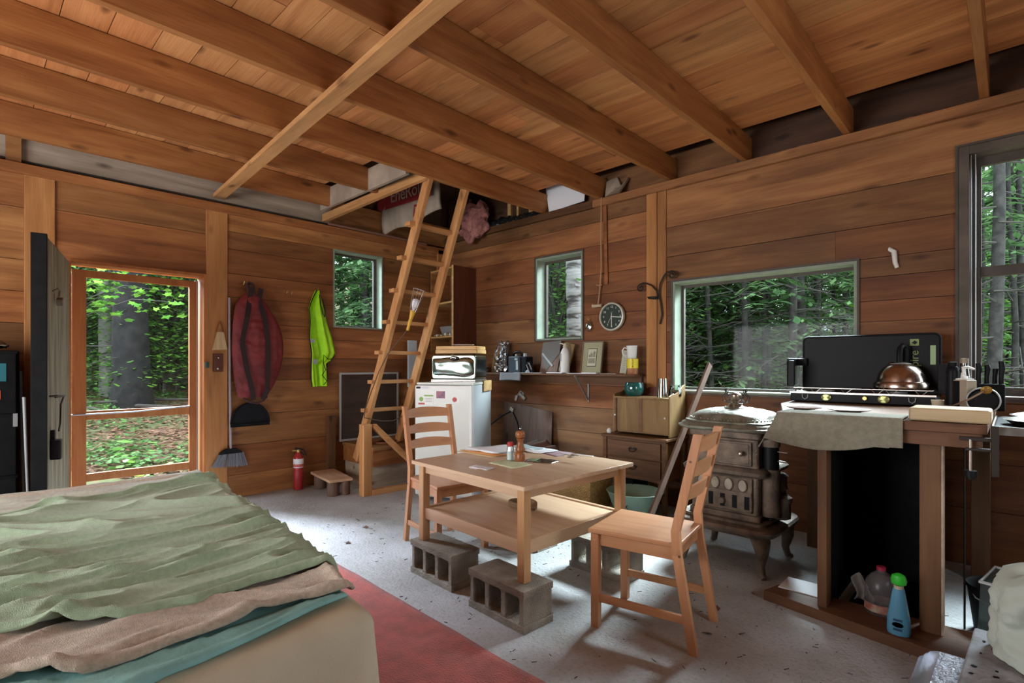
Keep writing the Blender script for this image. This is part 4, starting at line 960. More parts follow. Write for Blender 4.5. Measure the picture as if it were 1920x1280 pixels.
# safety vest: hanging cloth with folds
o = thing('safety_vest', 'fluorescent yellow-green safety vest hanging on the left wall', 'vest', (0, 0, 0))
VL = [(1.945, -1.715), (1.86, -1.76), (1.76, -1.80), (1.70, -1.795), (1.62, -1.79), (1.48, -1.80), (1.32, -1.775), (1.2, -1.775), (1.05, -1.765), (.985, -1.755)]
VR = [(1.945, -1.675), (1.86, -1.645), (1.76, -1.615), (1.70, -1.60), (1.62, -1.58), (1.48, -1.535), (1.32, -1.50), (1.25, -1.545), (1.22, -1.605), (.985, -1.605)]
def lerp1(T_, z):
    T_ = sorted(T_)
    for (a, x), (b_, y) in zip(T_, T_[1:]):
        if a <= z <= b_: return x+(y-x)*(z-a)/(b_-a)
    return T_[0][1] if z < T_[0][0] else T_[-1][1]
def vf(u, v):
    z = .985+.96*v; l, r = lerp1(VL, z), lerp1(VR, z); y = l+(r-l)*u
    return (.04+.022*math.sin(u*9+v*3)+.012*math.sin(u*21+2*v)+.01*mn.noise(Vector((u*4, v*5, 2))), y, z)
b = MB(); b.grid(vf, 40, 60); b.build('body', plain('fluorescent_fabric', (.40,.78,.01), .65, var=.06, scale=20, bump=.2, bscale=200), o, ang=180, thick=.004)
b = MB()
b.tube([Vector(vf(0, v/20))+Vector((.004, 0, 0)) for v in range(21)], .0045, 6); b.tube([Vector(vf(1, v/20))+Vector((.004, 0, 0)) for v in range(1, 6)], .004, 6)
b.tube([vf(.98, q)[0:1]+vf(.98, q)[1:] for q in (.27, .3, .34)], .004, 6)
b.tube([(.075, lerp1(VR, 1.3)-.01, 1.295), (.08, -1.56, 1.265), (.08, -1.60, 1.255), (.085, -1.655, 1.30), (.085, -1.66, 1.22), (.08, -1.63, 1.15), (.08, -1.67, 1.10), (.08, -1.62, 1.04), (.075, -1.65, 1.0)], .004, 6)
b.tube([(.085, -1.70, 1.90), (.09, -1.69, 1.8), (.09, -1.665, 1.71), (.085, -1.645, 1.68), (.085, -1.64, 1.75), (.08, -1.665, 1.86)], .0045, 6)
b.build('black_trim', M['blackm'], o)
b = MB(); b.box(.072, .076, -1.79, -1.745, 1.42, 1.455); b.box(.072, .076, -1.765, -1.715, 1.21, 1.255); b.build('reflective_tab', M['gray'], o)
o = thing('dustpan', 'black half-round dustpan hanging below the red bag', 'dustpan', (0, 0, 0))
b = MB(); poly = [(.045, -2.345+.165*math.cos(q*PI/14), .67+.185*math.sin(q*PI/14)) for q in range(15)]; b.prism(poly, (.012, 0, 0)); b.build('pan', M['blackm'], o)
b = MB(); b.tube([Vector(p)+Vector((.015, 0, 0)) for p in poly], .009, 6).box(.03, .075, -2.51, -2.18, .645, .672); b.build('rim', M['black'], o)
o = thing('broom', 'grey angled broom hanging bristles down beside the door', 'broom', (0, 0, 0))
b = MB(); b.tube([(.03, -2.515, 1.80), (.032, -2.512, 1.1), (.035, -2.505, .45)], .011, 10); b.build('handle', plain('broom_pole', (.36,.30,.32), .4), o)
b = MB(); b.prism([(.02, -2.55, .455), (.02, -2.46, .455), (.02, -2.42, .43), (.02, -2.41, .41), (.02, -2.60, .41), (.02, -2.59, .43)], (.035, 0, 0)); b.build('head', M['blackm'], o, bevel=.004)
b = MB()
for k in range(64):
    q = k/63; ya = -2.598+.20*q; yb = -2.665+.305*q; x = .022+.03*random.random(); b.beam((x, ya, .412), (x+random.uniform(-.005, .012), yb, .305-.02*q+random.uniform(-.006, .004) - .0), .0042, .0035, (1, 0, 0))
b.build('bristles', plain('grey_bristles', (.20,.21,.24), .6), o, smooth=False)
o = thing('hand_brush', 'small straw hand brush hanging between door and red bag', 'brush', (0, 0, 0))
b = MB(); b.lathe([(.004, 1.59), (.012, 1.56), (.018, 1.53), (.03, 1.49)], (.03, -2.59, 0), 12); b.build('handle', M['wallL'], o)
b = MB(); b.hexa([(.012, -2.655, 1.33), (.045, -2.655, 1.33), (.045, -2.535, 1.335), (.012, -2.535, 1.335), (.02, -2.615, 1.50), (.04, -2.615, 1.50), (.04, -2.565, 1.50), (.02, -2.565, 1.50)]); b.build('straw', wood('straw', (.34,.22,.10), (.46,.33,.17), (.58,.45,.26), 'Z', knots=0, size=3), o)
o = thing('door_lock_case', 'dark red-brown rim lock screwed to the post beside the door', 'lock', (0, 0, 0))
b = MB(); b.box(.012, .035, -2.645, -2.565, 1.14, 1.30); b.build('case', M['redbrown'], o, bevel=.004)
for yy, zz, rr in ((-2.61, 1.17, .012), (-2.605, 1.265, .009)): b = MB(); b.sphere((.039, yy, zz), rr); b.build('knob', M['steel'], o)
b = MB(); b.rbox((.03, -2.695, 1.20), (.03, .035, .05), .008); b.build('latch', plain('green_bottle', (.02,.06,.04), .3), o)
# ------------------------------------------------------------------ work lamp on the ladder
o = thing('work_lamp', 'caged work lamp with yellow handle hanging on the ladder', 'lamp', (1.385, -1.56, 1.50))
ax = Vector((.075, .065, .335)).normalized(); q = ax.to_track_quat('Z', 'Y').to_matrix()
b = MB(); b.lathe([(.010, -.01), (.014, 0), (.012, .03), (.018, .06), (.015, .09), (.02, .12), (.024, .15), (.024, .165)], m=q, n=20); b.build('handle', plain('yellow_rubber', (.60,.33,.03), .45), o)
b = MB(); b.lathe([(.012, .165), (.014, .18), (.028, .215), (.031, .24), (.026, .262), (0, .272)], m=q, n=20); b.build('bulb', M['paper'], o)
b = MB()
for k in range(6):
    a = k*PI/3; b.tube([q @ Vector((r_*math.cos(a), r_*math.sin(a), z)) for r_, z in ((.026, .155), (.034, .19), (.048, .32), (.052, .35))], .0016, 6)
for r_, z in ((.034, .19), (.041, .25), (.048, .32), (.053, .35)): b.tube([q @ Vector((r_*math.cos(k*.393), r_*math.sin(k*.393), z)) for k in range(16)], .0016, 6, closed=True)
for k in range(3): b.tube([q @ Vector((.053*math.cos(k*PI/3+s_), .053*math.sin(k*PI/3+s_), .35)) for s_ in (0, PI)], .0014, 6)
b.build('wire_cage', M['steel'], o)
b = MB(); b.tube([Vector(p)-Vector((1.385, -1.56, 1.50)) for p in [(1.385, -1.56, 1.50), (1.30, -1.58, 1.42), (1.15, -1.60, 1.30), (1.02, -1.61, 1.14), (.88, -1.60, .96), (.70, -1.56, .78), (.64, -1.53, .70), (.66, -1.35, .655), (.66, -1.22, .65), (.66, -1.08, .70), (.58, -.98, .76), (.50, -.99, .64), (.45, -1.02, .42)]], .0045, 8); b.build('cord', plain('brown_cord', (.09,.04,.02), .6), o)
b = MB()
for k in range(3):
    b.tube([(.42+.10*math.cos(t_*.5+k)+.02*k, -1.12+.16*math.sin(t_*.5+k), .408+.006*k) for t_ in range(12)], .005, 6)
tag(b.build('coiled_cable', plain('orange_brown_cable', (.30,.10,.04), .6)), 'tangled orange-brown cable lying on the box platform', 'cable')
# ------------------------------------------------------------------ corner shelf unit
o = thing('corner_bookcase', 'open shelves with dark red side panel high in the room corner', 'shelf', (0, 0, 0))
b = MB(); b.box(.515, .535, -.345, -.004, 1.30, 2.325); b.build('side_panel', M['redbrown'], o)
b = MB(); b.box(.512, .538, -.352, -.345, 1.30, 2.325); b.build('edge_strip', M['bamboo'], o)
for z in (2.295, 1.905, 1.515):
    b = MB(); b.prism([(.04, -.28, z), (.515, -.345, z), (.515, -.005, z), (.04, -.005, z)], (0, 0, .02)); b.build('shelf_board', M['bamboo'], o)
b = MB(); b.box(.04, .515, -.30, -.27, 1.30, 1.31) if False else b.box(.035, .05, -.28, -.005, 1.35, 2.33); b.build('side_panel', M['wallL'], o)
o = MB(); o.prism([(.16, -.20, 1.536), (.36, -.20, 1.536), (.42, -.20, 1.66), (.10, -.20, 1.66)], (0, .12, 0)); tag(o.build('grey_bowl', M['gray'], bevel=.01), 'grey angular bowl on the lowest corner shelf', 'bowl')
random.seed(3)
for k in range(9):
    x = .10+.045*k; b = MB(); r_ = .012+.008*random.random(); b.sphere((x, -.26-.04*(x/.5), 1.535+r_), r_, 10, 6)
    tag(b.build('pebble', M['paper'] if k % 2 else M['brass']), 'small shiny trinket in the row along the lowest corner shelf', 'trinket', 'trinkets on the lowest corner shelf')
o = MB(); o.box(.10, .13, -.66, -.55, .95, 1.48); tag(o.build('white_board', M['fridgeS']), 'pale grey panel standing behind the right ladder rail', 'board')
# ------------------------------------------------------------------ fridge
FA = R(28.6); fo = Vector((1.732, -1.148, 0))      # near front corner
F_ = thing('refrigerator', 'small white refrigerator with stickers and magnets on its door', 'refrigerator', (fo.x, fo.y, 0), FA)
# local: +x along the front to the right, so the cabinet spans x -.53..0 ; +y is backwards
b = MB(); b.box(-.53, 0, .055, .56, .03, 1.025); b.build('cabinet', M['fridgeS'], F_, bevel=.008)
b = MB(); b.box(-.535, .004, .05, .565, 1.025, 1.045); b.build('top', M['fridge'], F_, bevel=.004)
b = MB(); b.box(-.53, -.004, 0, .05, .06, 1.022); b.build('door', M['fridge'], F_, bevel=.010, seg=3)
b = MB(); b.box(-.022, .002, -.004, .052, .06, 1.022); b.build('door_edge_trim', M['white'], F_, bevel=.002)
b = MB(); b.box(-.52, -.02, -.003, 0, .985, 1.018); b.build('header_strip', M['white'], F_)
b = MB()
for x, y in ((-.48, .1), (-.05, .1), (-.48, .5), (-.05, .5)): b.cyl((x, y, 0), (x, y, .035), .018, n=12)
b.build('foot', M['blackm'], F_)
def fq(x0, x1, z0, z1, y=-.0015): m_ = MB(); m_.box(x0, x1, y, 0.0005, z0, z1); return m_
b = fq(-.515, -.475, .992, 1.01, -.0045); p = b.build('maker_badge', M['blackm'], F_); b = fq(-.47, -.40, .992, 1.01, -.0045); b.build('model_badge', M['paper'], F_)
text('badge_writing', 'AUTOMATIC', .012, M['gray'], frameM((-.435, -.0052, 1.001), (1,0,0), (0,0,1)), F_, .0002)
FM = Matrix.Translation(fo) @ Matrix.Rotation(FA, 4, 'Z')
def mag(name, label, parts):
    t = thing(name, label, 'magnet', (0,0,0)); t.matrix_basis = FM
    for nm, x0, x1, z0, z1, y, mat in parts: fq(x0, x1, z0, z1, y).build(nm, mat, t)
    return t
grn = plain('sticker_green', (.20,.38,.06), .5); rd = plain('sticker_red', (.50,.05,.05), .5)
t = mag('door_magnet', 'white card magnet with green disc and red strip at the left of the fridge door', [('card', -.49, -.355, .855, .925, -.0012, M['white']), ('green_strip', -.44, -.355, .925, .938, -.0016, grn), ('red_strip', -.495, -.435, .853, .868, -.0022, rd)])
b = MB(); b.cyl((-.468, -.0022, .900), (-.468, 0, .900), .020, n=24); b.build('green_disc', grn, t)
b = MB()
for k in range(3): b.box(-.43, -.365, -.0016, -.001, .905-.014*k, .909-.014*k)
b.build('print_lines', M['gray'], t)
t = mag('photo_magnet', 'pink and purple sunset photo magnet near the top of the fridge door', [('photo', -.325, -.245, .910, .972, -.002, plain('sunset_print', (.42,.12,.17), .5, col2=(.12,.08,.15), scale=22))])
t = mag('round_magnet', 'small round red emblem sticker at the right of the fridge door', [('card', -.175, -.105, .875, .925, -.001, M['white'])])
b = MB(); b.lathe([(.014, 0), (.021, 0), (.021, .002), (.014, .002)], (-.155, 0, .900), 24, m=Matrix.Rotation(PI/2, 3, 'X')); b.build('emblem_ring', rd, t)
b = MB(); b.cyl((-.155, -.002, .898), (-.155, 0, .898), .007, n=12); b.build('emblem', M['gray'], t)
# bread box on the fridge
o = thing('bread_box', 'dented chrome bread box on top of the refrigerator', 'bread box', (0,0,1.045)); o.matrix_basis = Matrix.Translation(fo+Vector((0,0,1.046))) @ Matrix.Rotation(FA, 4, 'Z')
b = MB(); b.box(-.42, .0, .10, .42, .012, .025).box(-.42, 0, .10, .42, 0, .010); b.build('base', M['steel'], o, bevel=.003)
b = MB(); b.rbox((-.21, .265, .135), (.42, .22, .31), .03, 6, 'Y', None); b.build('shell', M['galvb'] if 'galvb' in M else M['chrome'], o, bevel=.012, seg=3)
def bf(u, v):
    x = -.405+.39*u; z = .035+.205*v; y = .095+.03*(2*v-1)**4+.009*mn.noise(Vector((x*9, z*12, 1)))+.01*(2*u-1)**6
    return (x, y, z)
b = MB(); b.grid(bf, 60, 36); b.build('front_lid', M['chrome'], o, ang=180, thick=.004)
b = MB(); b.lathe([(.0, 0), (.038, 0), (.040, .004), (.034, .008), (0, .008)], (-.20, .092, .215), 28, m=Matrix.Rotation(PI/2, 3, 'X'), sx=1, sy=.45); b.build('badge', M['wrought'], o)
b = MB(); b.tube([(-.225, .080, .215), (-.20, .078, .22), (-.175, .080, .215)], .003, 6); b.build('badge_script', M['steel'], o)
# boards and plate on the bread box
BB = Matrix.Translation(fo+Vector((0,0,1.347))) @ Matrix.Rotation(FA, 4, 'Z')
for k in range(2):
    b = MB(); b.rbox((-.195, .265, .017+.034*k), (.40-.012*k, .26, .032), .012); q = b.build('cutting_board', M['bamboo'], bevel=.003); q.matrix_basis = BB
    q.location.z -= .045
    tag(q, ['lower bamboo board of the pair on the bread box', 'upper bamboo board of the pair on the bread box'][k], 'cutting board')
b = MB(); b.lathe([(0, 0), (.06, 0), (.10, .010), (.102, .013), (.06, .005), (0, .004)], n=36); q = b.build('plate', M['white']); q.matrix_basis = BB @ Matrix.Translation((-.17, .25, .0245)); tag(q, 'white plate on the bamboo boards above the bread box', 'plate')
b = MB(); b.box(-.02, .012, .30, .53, .012, .020).box(.006, .014, .30, .53, -.075, .020); q = b.build('osb_offcut', plain('strand_board', (.50,.32,.12), .8, col2=(.34,.20,.07), scale=35)); q.matrix_basis = Matrix.Translation(fo+Vector((0,0,1.036))) @ Matrix.Rotation(FA, 4, 'Z'); tag(q, 'yellowish strand board offcut folded over the rear corner of the fridge', 'board')
# ------------------------------------------------------------------ loft edge: insulation, plastic, hanging things
b = MB(); b.grid(lambda u, v: (.40+.40*u+.05*mn.noise(Vector((u*3, v*3, 2))), -.10-.12*math.sin(PI*u)*(.4+.6*v)+.05*mn.noise(Vector((u*6, v*7, 0))), 2.60+.42*v-.02*0+.16*abs(2*u-1)**1.5*(1-v)+.04*mn.noise(Vector((u*7, v*5, 5)))), 40, 40)
tag(b.build('pink_insulation', M['pink'], ang=180, thick=.05), 'torn tuft of pink fibreglass hanging in the loft hatch', 'insulation')
b = MB(); b.grid(lambda u, v: (.35+1.25*u, -.035+.09*v-.03*mn.noise(Vector((u*20, v*6, 1))), 2.765+.075*v*(1-.4*abs(2*u-1))+.09*v*abs(mn.noise(Vector((u*13, v*4, 0))))), 90, 12)
tag(b.build('black_plastic', plain('glossy_black_plastic', (.02,.022,.025), .12), ang=50, thick=.004), 'crumpled shiny black plastic sheet along the right wall plate in the hatch', 'plastic sheet')
b = MB(); b.prism([(1.64, .0, 2.765), (2.08, .0, 2.79), (2.08, .02, 2.95), (1.78, .04, 3.06), (1.56, .04, 3.06)], (0, .01, 0)); tag(b.build('white_sheet', M['paper']), 'white panel between the joists above the narrow window', 'panel')
b = MB(); b.prism([(2.34, -.03, 2.765), (2.50, -.05, 2.77), (2.54, .05, 2.92), (2.46, .05, 2.86), (2.42, .05, 2.95), (2.31, .04, 2.93)], (0, .03, 0)); tag(b.build('paper_scrap', M['kraft']), 'torn brown scrap tucked behind the joist above the clock', 'scrap')
o = thing('insulation_batt', 'paper-faced insulation with red lettering inside the loft hatch', 'insulation', (0,0,0))
b = MB(); b.grid(lambda u, v: (.02+1.0*u, -.93+.02*mn.noise(Vector((u*4, v*3, 0)))-.05*v, 2.70+.02*u+.50*v-.06*(1-u)*(1-v)+.02*math.sin(u*9)*(1-v)), 24, 10); b.build('facing', M['kraft'], o, ang=180, thick=.03)
dk = plain('dark_red_print', (.25,.02,.02), .6)
b = MB(); b.prism([(.16, -.992, 2.88), (.97, -.992, 2.86), (.97, -1.002, 3.06), (.16, -1.002, 3.08)], (0, .003, 0)); b.build('red_band', dk, o)
text('lettering', 'EneRoll', .185, M['kraft'], frameM((.56, -1.004, 2.975), (1, 0, -.03), (0, -.06, 1)), o, .001)
b = MB(); b.cyl((.07, -.985, 2.96), (.07, -.978, 2.96), .075, n=24); b.build('red_emblem', dk, o)
b = MB(); b.prism([(.66, -.985, 2.71), (.80, -.985, 2.71), (.80, -.99, 2.81), (.68, -.99, 2.83)], (0, .003, 0)); b.build('red_patch', dk, o)
text('letter_n', 'N', .10, M['kraft'], frameM((.735, -.990, 2.765), (1,0,0), (0,-.06,1)), o, .001)
b = MB(); b.box(.02, 1.5, -1.66, -1.63, 2.76, 2.95); tag(b.build('paper_facing', M['kraft']), 'grey insulation paper between the cut joist ends and the hatch header', 'insulation')
for k, (x0, x1) in enumerate(((3.62, 4.22), (4.30, 4.92), (5.0, 5.6))):
    b = MB(); b.grid(lambda u, v: (x0+(x1-x0)*u, -.02+.09*v, 2.763+.035*v+.02*abs(mn.noise(Vector((u*9+k*5, v*3, k))))*(1-abs(2*u-1))), 40, 8)
    tag(b.build('insulation_strip', plain('dusty_pink', (.30,.15,.13), .95, col2=(.12,.07,.06), scale=20), ang=180, thick=.01), ['pink insulation scrap over the wide window, left joist bay', 'pink insulation scrap in the middle joist bay on the right', 'pink insulation scrap at the right edge above the tall window'][k], 'insulation')
b = MB(); b.tube([(-.0, -6.4, 2.66), (.02, -3, 2.665), (.0, -1.55, 2.66)], .008, 6) if False else b.tube([(.035, -1.58, 2.645), (.04, -1.0, 2.64), (.04, -.35, 2.635)], .016, 10)
tag(b.build('copper_pipe', plain('dull_copper_pipe', (.20,.09,.06), .5)), 'brown pipe lying along the top of the left wall below the hatch', 'pipe')
# ------------------------------------------------------------------ black cabinet and poles at the far left
o = thing('metal_locker', 'black metal cabinet with teal and orange labels at the left edge', 'cabinet', (0,0,0))
b = MB(); b.box(.12, .60, -4.42, -3.915, 0, 1.29); b.build('body', M['black'], o, bevel=.01)
for z0, z1 in ((.02, .50), (.52, .88), (.90, 1.27)):
    b = MB(); b.box(.60, .612, -4.40, -3.93, z0, z1); b.build('door', M['black'], o, bevel=.004)
b = MB(); b.box(.612, .615, -4.16, -3.975, 1.10, 1.21); b.build('teal_label', plain('teal_label', (.01,.13,.16), .5), o)
b = MB(); b.box(.612, .615, -4.16, -4.00, .99, 1.045); b.build('orange_label', plain('orange_label', (.45,.10,.03), .5), o)
b = MB(); b.box(.612, .63, -3.945, -3.925, .82, .90); b.build('latch', M['gray'], o)
b = MB(); b.grid(lambda u, v: (.2+.38*u, -4.38+.42*v, 1.292+.10*max(0, mn.noise(Vector((u*4, v*5, 3)))+.35)), 20, 20); tag(b.build('crumpled_bag', plain('brown_white_bag', (.42,.40,.34), .8, col2=(.16,.13,.09), scale=8), ang=180, thick=.004), 'crumpled pale bag on top of the black cabinet', 'bag')
for k, (y0_, y1_, z1_, x_) in enumerate(((-3.895, -3.872, 1.0, .66), (-3.905, -3.885, 1.16, .52))):
    b = MB(); b.tube([(x_+.04, y1_, 0), (x_, (y0_+y1_)/2, z1_*.5), (x_-.03, y0_, z1_)], [.006, .008, .010], 10); q = b.build('trekking_pole', M['gray']); tag(q, ['thin grey pole leaning between the black cabinet and the open door', 'taller grey pole standing behind the thin one by the cabinet'][k], 'pole')
# ------------------------------------------------------------------ long shelf on the right wall
SZ = 1.12
o = thing('wall_shelf', 'long wooden wall shelf under the narrow window', 'shelf', (0,0,0))
b = MB(); b.prism([(.72, -.25, SZ-.02), (2.66, -.25, SZ-.02), (2.735, -.20, SZ-.02), (2.735, -.004, SZ-.02), (.72, -.004, SZ-.02)], (0,0,.02)); b.build('board', M['wallR'], o, bevel=.002)
b = MB(); b.box(.72, 2.72, -.03, -.003, SZ-.10, SZ-.021); b.build('cleat', M['counter'], o)
b = MB(); b.box(2.128, 2.142, -.225, -.008, SZ-.028, SZ-.021).box(2.128, 2.142, -.009, -.004, SZ-.27, SZ-.03); b.prism([(2.131, -.215, SZ-.03), (2.131, -.015, SZ-.26), (2.131, -.009, SZ-.24), (2.131, -.19, SZ-.03)], (.008, 0, 0)); b.build('bracket', M['galv'], o)
b = MB(); b.grid(lambda u, v: (1.185+.30*u-.01*v, -.254-.003*math.sin(u*6), SZ+.002-.085*v+.006*math.sin(u*3)*v), 12, 8); tag(b.build('paper_flap', plain('dim_grey_paper', (.17,.16,.165), .8), ang=180, thick=.001), 'grey paper sheet hanging over the front edge of the shelf', 'paper')
def bx(name, label, cat, c, d, mat, rz=0, tilt=0, bevel=.003, roll=0):
    # a box resting with its base at c, optionally tilted back
    b = MB(); b.box(-d[0]/2, d[0]/2, -d[1]/2, d[1]/2, 0, d[2]); q = b.build(name, mat, bevel=bevel); q.location = c; q.rotation_euler = (tilt, roll, rz); return tag(q, label, cat)
bx('cardboard_sheet', 'brown card leaning on the wall at the left of the shelf', 'card', (.955, -.10, SZ), (.13, .006, .26), M['tan'], tilt=-.22)
o = thing('clear_bag', 'clear plastic sleeve standing beside the brown card on the shelf', 'plastic bag', (1.06, -.12, SZ), .15); o.rotation_euler = (-.17, 0, .1)
b = MB(); b.grid(lambda u, v: ((-.085+.17*u)*(1-.25*v)+.01*math.sin(v*9), -.035+.03*mn.noise(Vector((u*4, v*7, 1))), .002+.335*v), 18, 26); b.build('sleeve', M['clearp'], o, ang=180, thick=.02)
b = MB(); b.box(-.035, .075, .0, .006, .004, .32); b.build('card', M['lath'], o)
for k, x in enumerate((.80, .865, .925)):
    t = thing('spice_jar', ['leftmost small dark jar on the shelf', 'middle small dark jar with pale lid on the shelf', 'rightmost small dark jar under the clear sleeve'][k], 'jar', (x, -.20, SZ))
    b = MB(); b.lathe([(0, 0), (.022, 0), (.024, .004), (.024, .035), (.02, .042)], n=20); b.build('glass', plain('dark_jar', (.05,.035,.03), .2), t); b = MB(); b.lathe([(.022, .040), (.023, .052), (0, .054)], n=20); b.build('lid', M['gray'] if k == 1 else M['blackm'], t)
t = thing('pill_bottle', 'small blue-capped bottle behind the dark jars', 'bottle', (.80, -.13, SZ)); b = MB(); b.lathe([(0, 0), (.02, 0), (.021, .06), (.014, .075)], n=18); b.build('bottle', M['gray'], t); b = MB(); b.lathe([(.016, .073), (.016, .10), (0, .101)], n=18); b.build('cap', M['paper'], t)
# booster / radio box
o = thing('jump_starter', 'dark blue-black portable power pack with handle on the shelf', 'power pack', (1.375, -.15, SZ))
b = MB(); b.rbox((-.035, 0, .085), (.17, .12, .17), .015); b.build('body', plain('navy_plastic', (.03,.038,.055), .4), o, bevel=.01)
b = MB(); b.rbox((.075, .01, .085), (.10, .11, .165), .012); b.build('side_body', M['blackm'], o, bevel=.01)
b = MB(); b.tube([(-.10, 0, .16), (-.09, 0, .20), (-.055, 0, .215), (-.0, 0, .213), (.02, 0, .195), (.022, 0, .165)], .012, 8); b.build('handle', M['blackm'], o)
b = MB(); b.sphere((-.035, -.01, .178), .02, 12, 8).cyl((.075, 0, .165), (.075, 0, .20), .022, .018); b.build('red_knob', M['galv'], o)
b = MB(); b.box(.0, .03, -.064, -.060, .03, .10).cyl((.015, -.066, .11), (.015, -.060, .11), .016, n=16).box(-.02, .02, -.063, -.060, .13, .15); b.build('label', M['galv'], o)
# drill-like grey tool
o = thing('cassette_tool', 'grey hand tool leaning on the slate card on the shelf', 'tool', (1.585, -.19, SZ), .1); o.rotation_euler = (0, -.45, .1)
b = MB(); b.rbox((0, 0, .06), (.05, .035, .125), .015, 5, 'Z'); b.build('body', M['blackm'], o, bevel=.006)
b = MB(); b.tube([(-.02, -.022, .02), (-.02, -.022, .10), (.015, -.022, .105), (.018, -.022, .03)], .006, 8); b.build('grip', M['gray'], o)
b = MB(); b.tube([(1.50, -.19, SZ+.01), (1.53, -.21, SZ+.02), (1.555, -.20, SZ+.012), (1.54, -.18, SZ+.03)], .012, 8); tag(b.build('crumpled_wrap', M['gray'], ang=60), 'small crumpled grey wrap beside the grey hand tool', 'wrap')
# slate / sanding sheets
o = thing('sandpaper_stack', 'brown and grey sandpaper sheets leaning below the narrow window', 'sandpaper', (1.73, -.125, SZ)); o.rotation_euler = (-.2, 0, 0)
b = MB(); b.prism([(-.11, 0, .0), (.11, 0, 0), (.125, 0, .17), (.09, 0, .30), (-.10, 0, .27)], (0, .006, 0)); b.build('brown_sheet', M['lath'], o)
b = MB(); b.prism([(-.02, -.004, .03), (.12, -.004, .20), (.115, -.004, .325), (-.11, -.004, .315), (-.115, -.004, .17)], (0, .003, 0)); b.build('grey_sheet', plain('sandpaper_grey', (.16,.155,.145), .95, bump=.3, bscale=400), o)
b = MB(); b.beam((-.10, -.006, .20), (.05, -.006, .07), .02, .003, (0, 1, 0)); b.build('dark_strip', M['gray'], o)
bx('wood_offcut', 'pale wooden offcut leaning behind the white bottle', 'wood', (1.90, -.10, SZ), (.12, .02, .30), M['tan'], tilt=-.12, roll=.22)
o = thing('white_bottle', 'white plastic squeeze bottle on the shelf beside the framed print', 'bottle', (1.968, -.155, SZ))
b = MB(); b.lathe([(0, 0), (.042, 0), (.045, .006), (.045, .17), (.040, .205), (.026, .235), (.016, .248)], n=28); b.build('body', M['white'], o)
b = MB(); b.lathe([(.018, .245), (.020, .262), (.012, .272), (.010, .285), (0, .288)], n=20).tube([(0, 0, .27), (-.03, -.012, .285), (-.05, -.02, .288)], [.006, .005, .003], 8); b.build('nozzle', plain('cream_cap', (.58,.50,.38), .5), o)
b = MB(); b.box(-.025, -.012, -.047, -.043, .12, .19); b.box(-.035, -.025, -.044, -.038, .02, .06); b.build('print', M['gray'], o)
o = thing('framed_print', 'framed print of two small buildings etchings leaning on the wall', 'picture', (2.235, -.10, SZ)); o.rotation_euler = (-.16, 0, 0)
b = MB(); W2, H2, t_ = .115, .30, .008
b.box(-W2, -W2+t_, -.02, 0, 0, H2).box(W2-t_, W2, -.02, 0, 0, H2).box(-W2+t_, W2-t_, -.02, 0, 0, t_).box(-W2+t_, W2-t_, -.02, 0, H2-t_, H2); b.build('frame', plain('antique_frame', (.16,.13,.08), .5), o)
b = MB(); b.box(-W2+t_, W2-t_, -.012, -.004, t_, H2-t_); b.build('mat_board', plain('olive_mat', (.34,.32,.20), .8), o)
b = MB(); b.box(-.052, .052, -.014, -.012, .065, .235); b.build('inner_border', M['wrought'], o)
b = MB(); b.box(-.048, .048, -.0155, -.014, .07, .23); b.build('paper', plain('print_paper', (.50,.48,.36), .8), o)
b = MB()
b.box(-.038, .038, -.017, -.0155, .095, .142); b.prism([(-.038, -.017, .155), (.038, -.017, .155), (.038, -.017, .205), (.02, -.017, .215), (.015, -.017, .195), (0, -.017, .19), (-.012, -.017, .205), (-.02, -.017, .18), (-.038, -.017, .175)], (0, .0015, 0)); b.build('etching', plain('etching_ink', (.16,.15,.11), .8, col2=(.38,.36,.27), scale=60), o)
bx('notebook', 'flat white notebook with dark spine at the front of the shelf', 'notebook', (2.30, -.215, SZ), (.16, .05, .012), M['paper'], rz=.05)
bx('white_packet', 'flat white packet on the shelf in front of the white bottle', 'packet', (1.90, -.21, SZ), (.20, .06, .010), M['paper'], rz=-.03)
bx('paper_slip', 'thin white paper slip along the left front of the shelf', 'paper', (1.55, -.225, SZ), (.36, .035, .003), M['paper'], rz=.01, bevel=0)
bx('steel_strip', 'flat steel blade lying at the right front of the shelf', 'blade', (2.50, -.225, SZ), (.16, .02, .004), M['steel'], rz=.05, bevel=0)
bx('red_pencil', 'short reddish stick lying on the right of the shelf', 'pencil', (2.59, -.20, SZ), (.12, .010, .008), M['redbrown'], rz=-.2, bevel=0)
bx('paper_slip', 'blue-white folded paper under the framed print', 'paper', (2.17, -.225, SZ), (.22, .04, .004), M['paper'], rz=.02, bevel=0)
o = thing('thermometer_card', 'tall narrow white card with printed scale leaning behind the mug', 'card', (2.585, -.12, SZ)); o.rotation_euler = (-.12, .10, .1)
b = MB(); b.box(-.03, .03, 0, .004, 0, .21); b.build('card', plain('ivory_card', (.50,.50,.38), .7), o)
b = MB()
for k in range(11): b.box(-.012, .012, -.001, 0, .025+.016*k, .031+.016*k)
b.build('scale_marks', M['gray'], o)
o = thing('measuring_cup', 'yellow-printed clear measuring glass on the right end of the shelf', 'measuring cup', (2.695, -.14, SZ))
b = MB(); b.lathe([(.044, 0), (.046, .004), (.049, .135), (.046, .135), (.043, .006), (0, .005)], n=36); b.build('glass', plain('amber_glass', (.55,.25,.12), .15, trans=.35), o)
b = MB(); b.lathe([(.0495, .052), (.0505, .133)], n=36, cap=False); b.build('yellow_band', plain('yellow_print', (.72,.58,.02), .4), o)
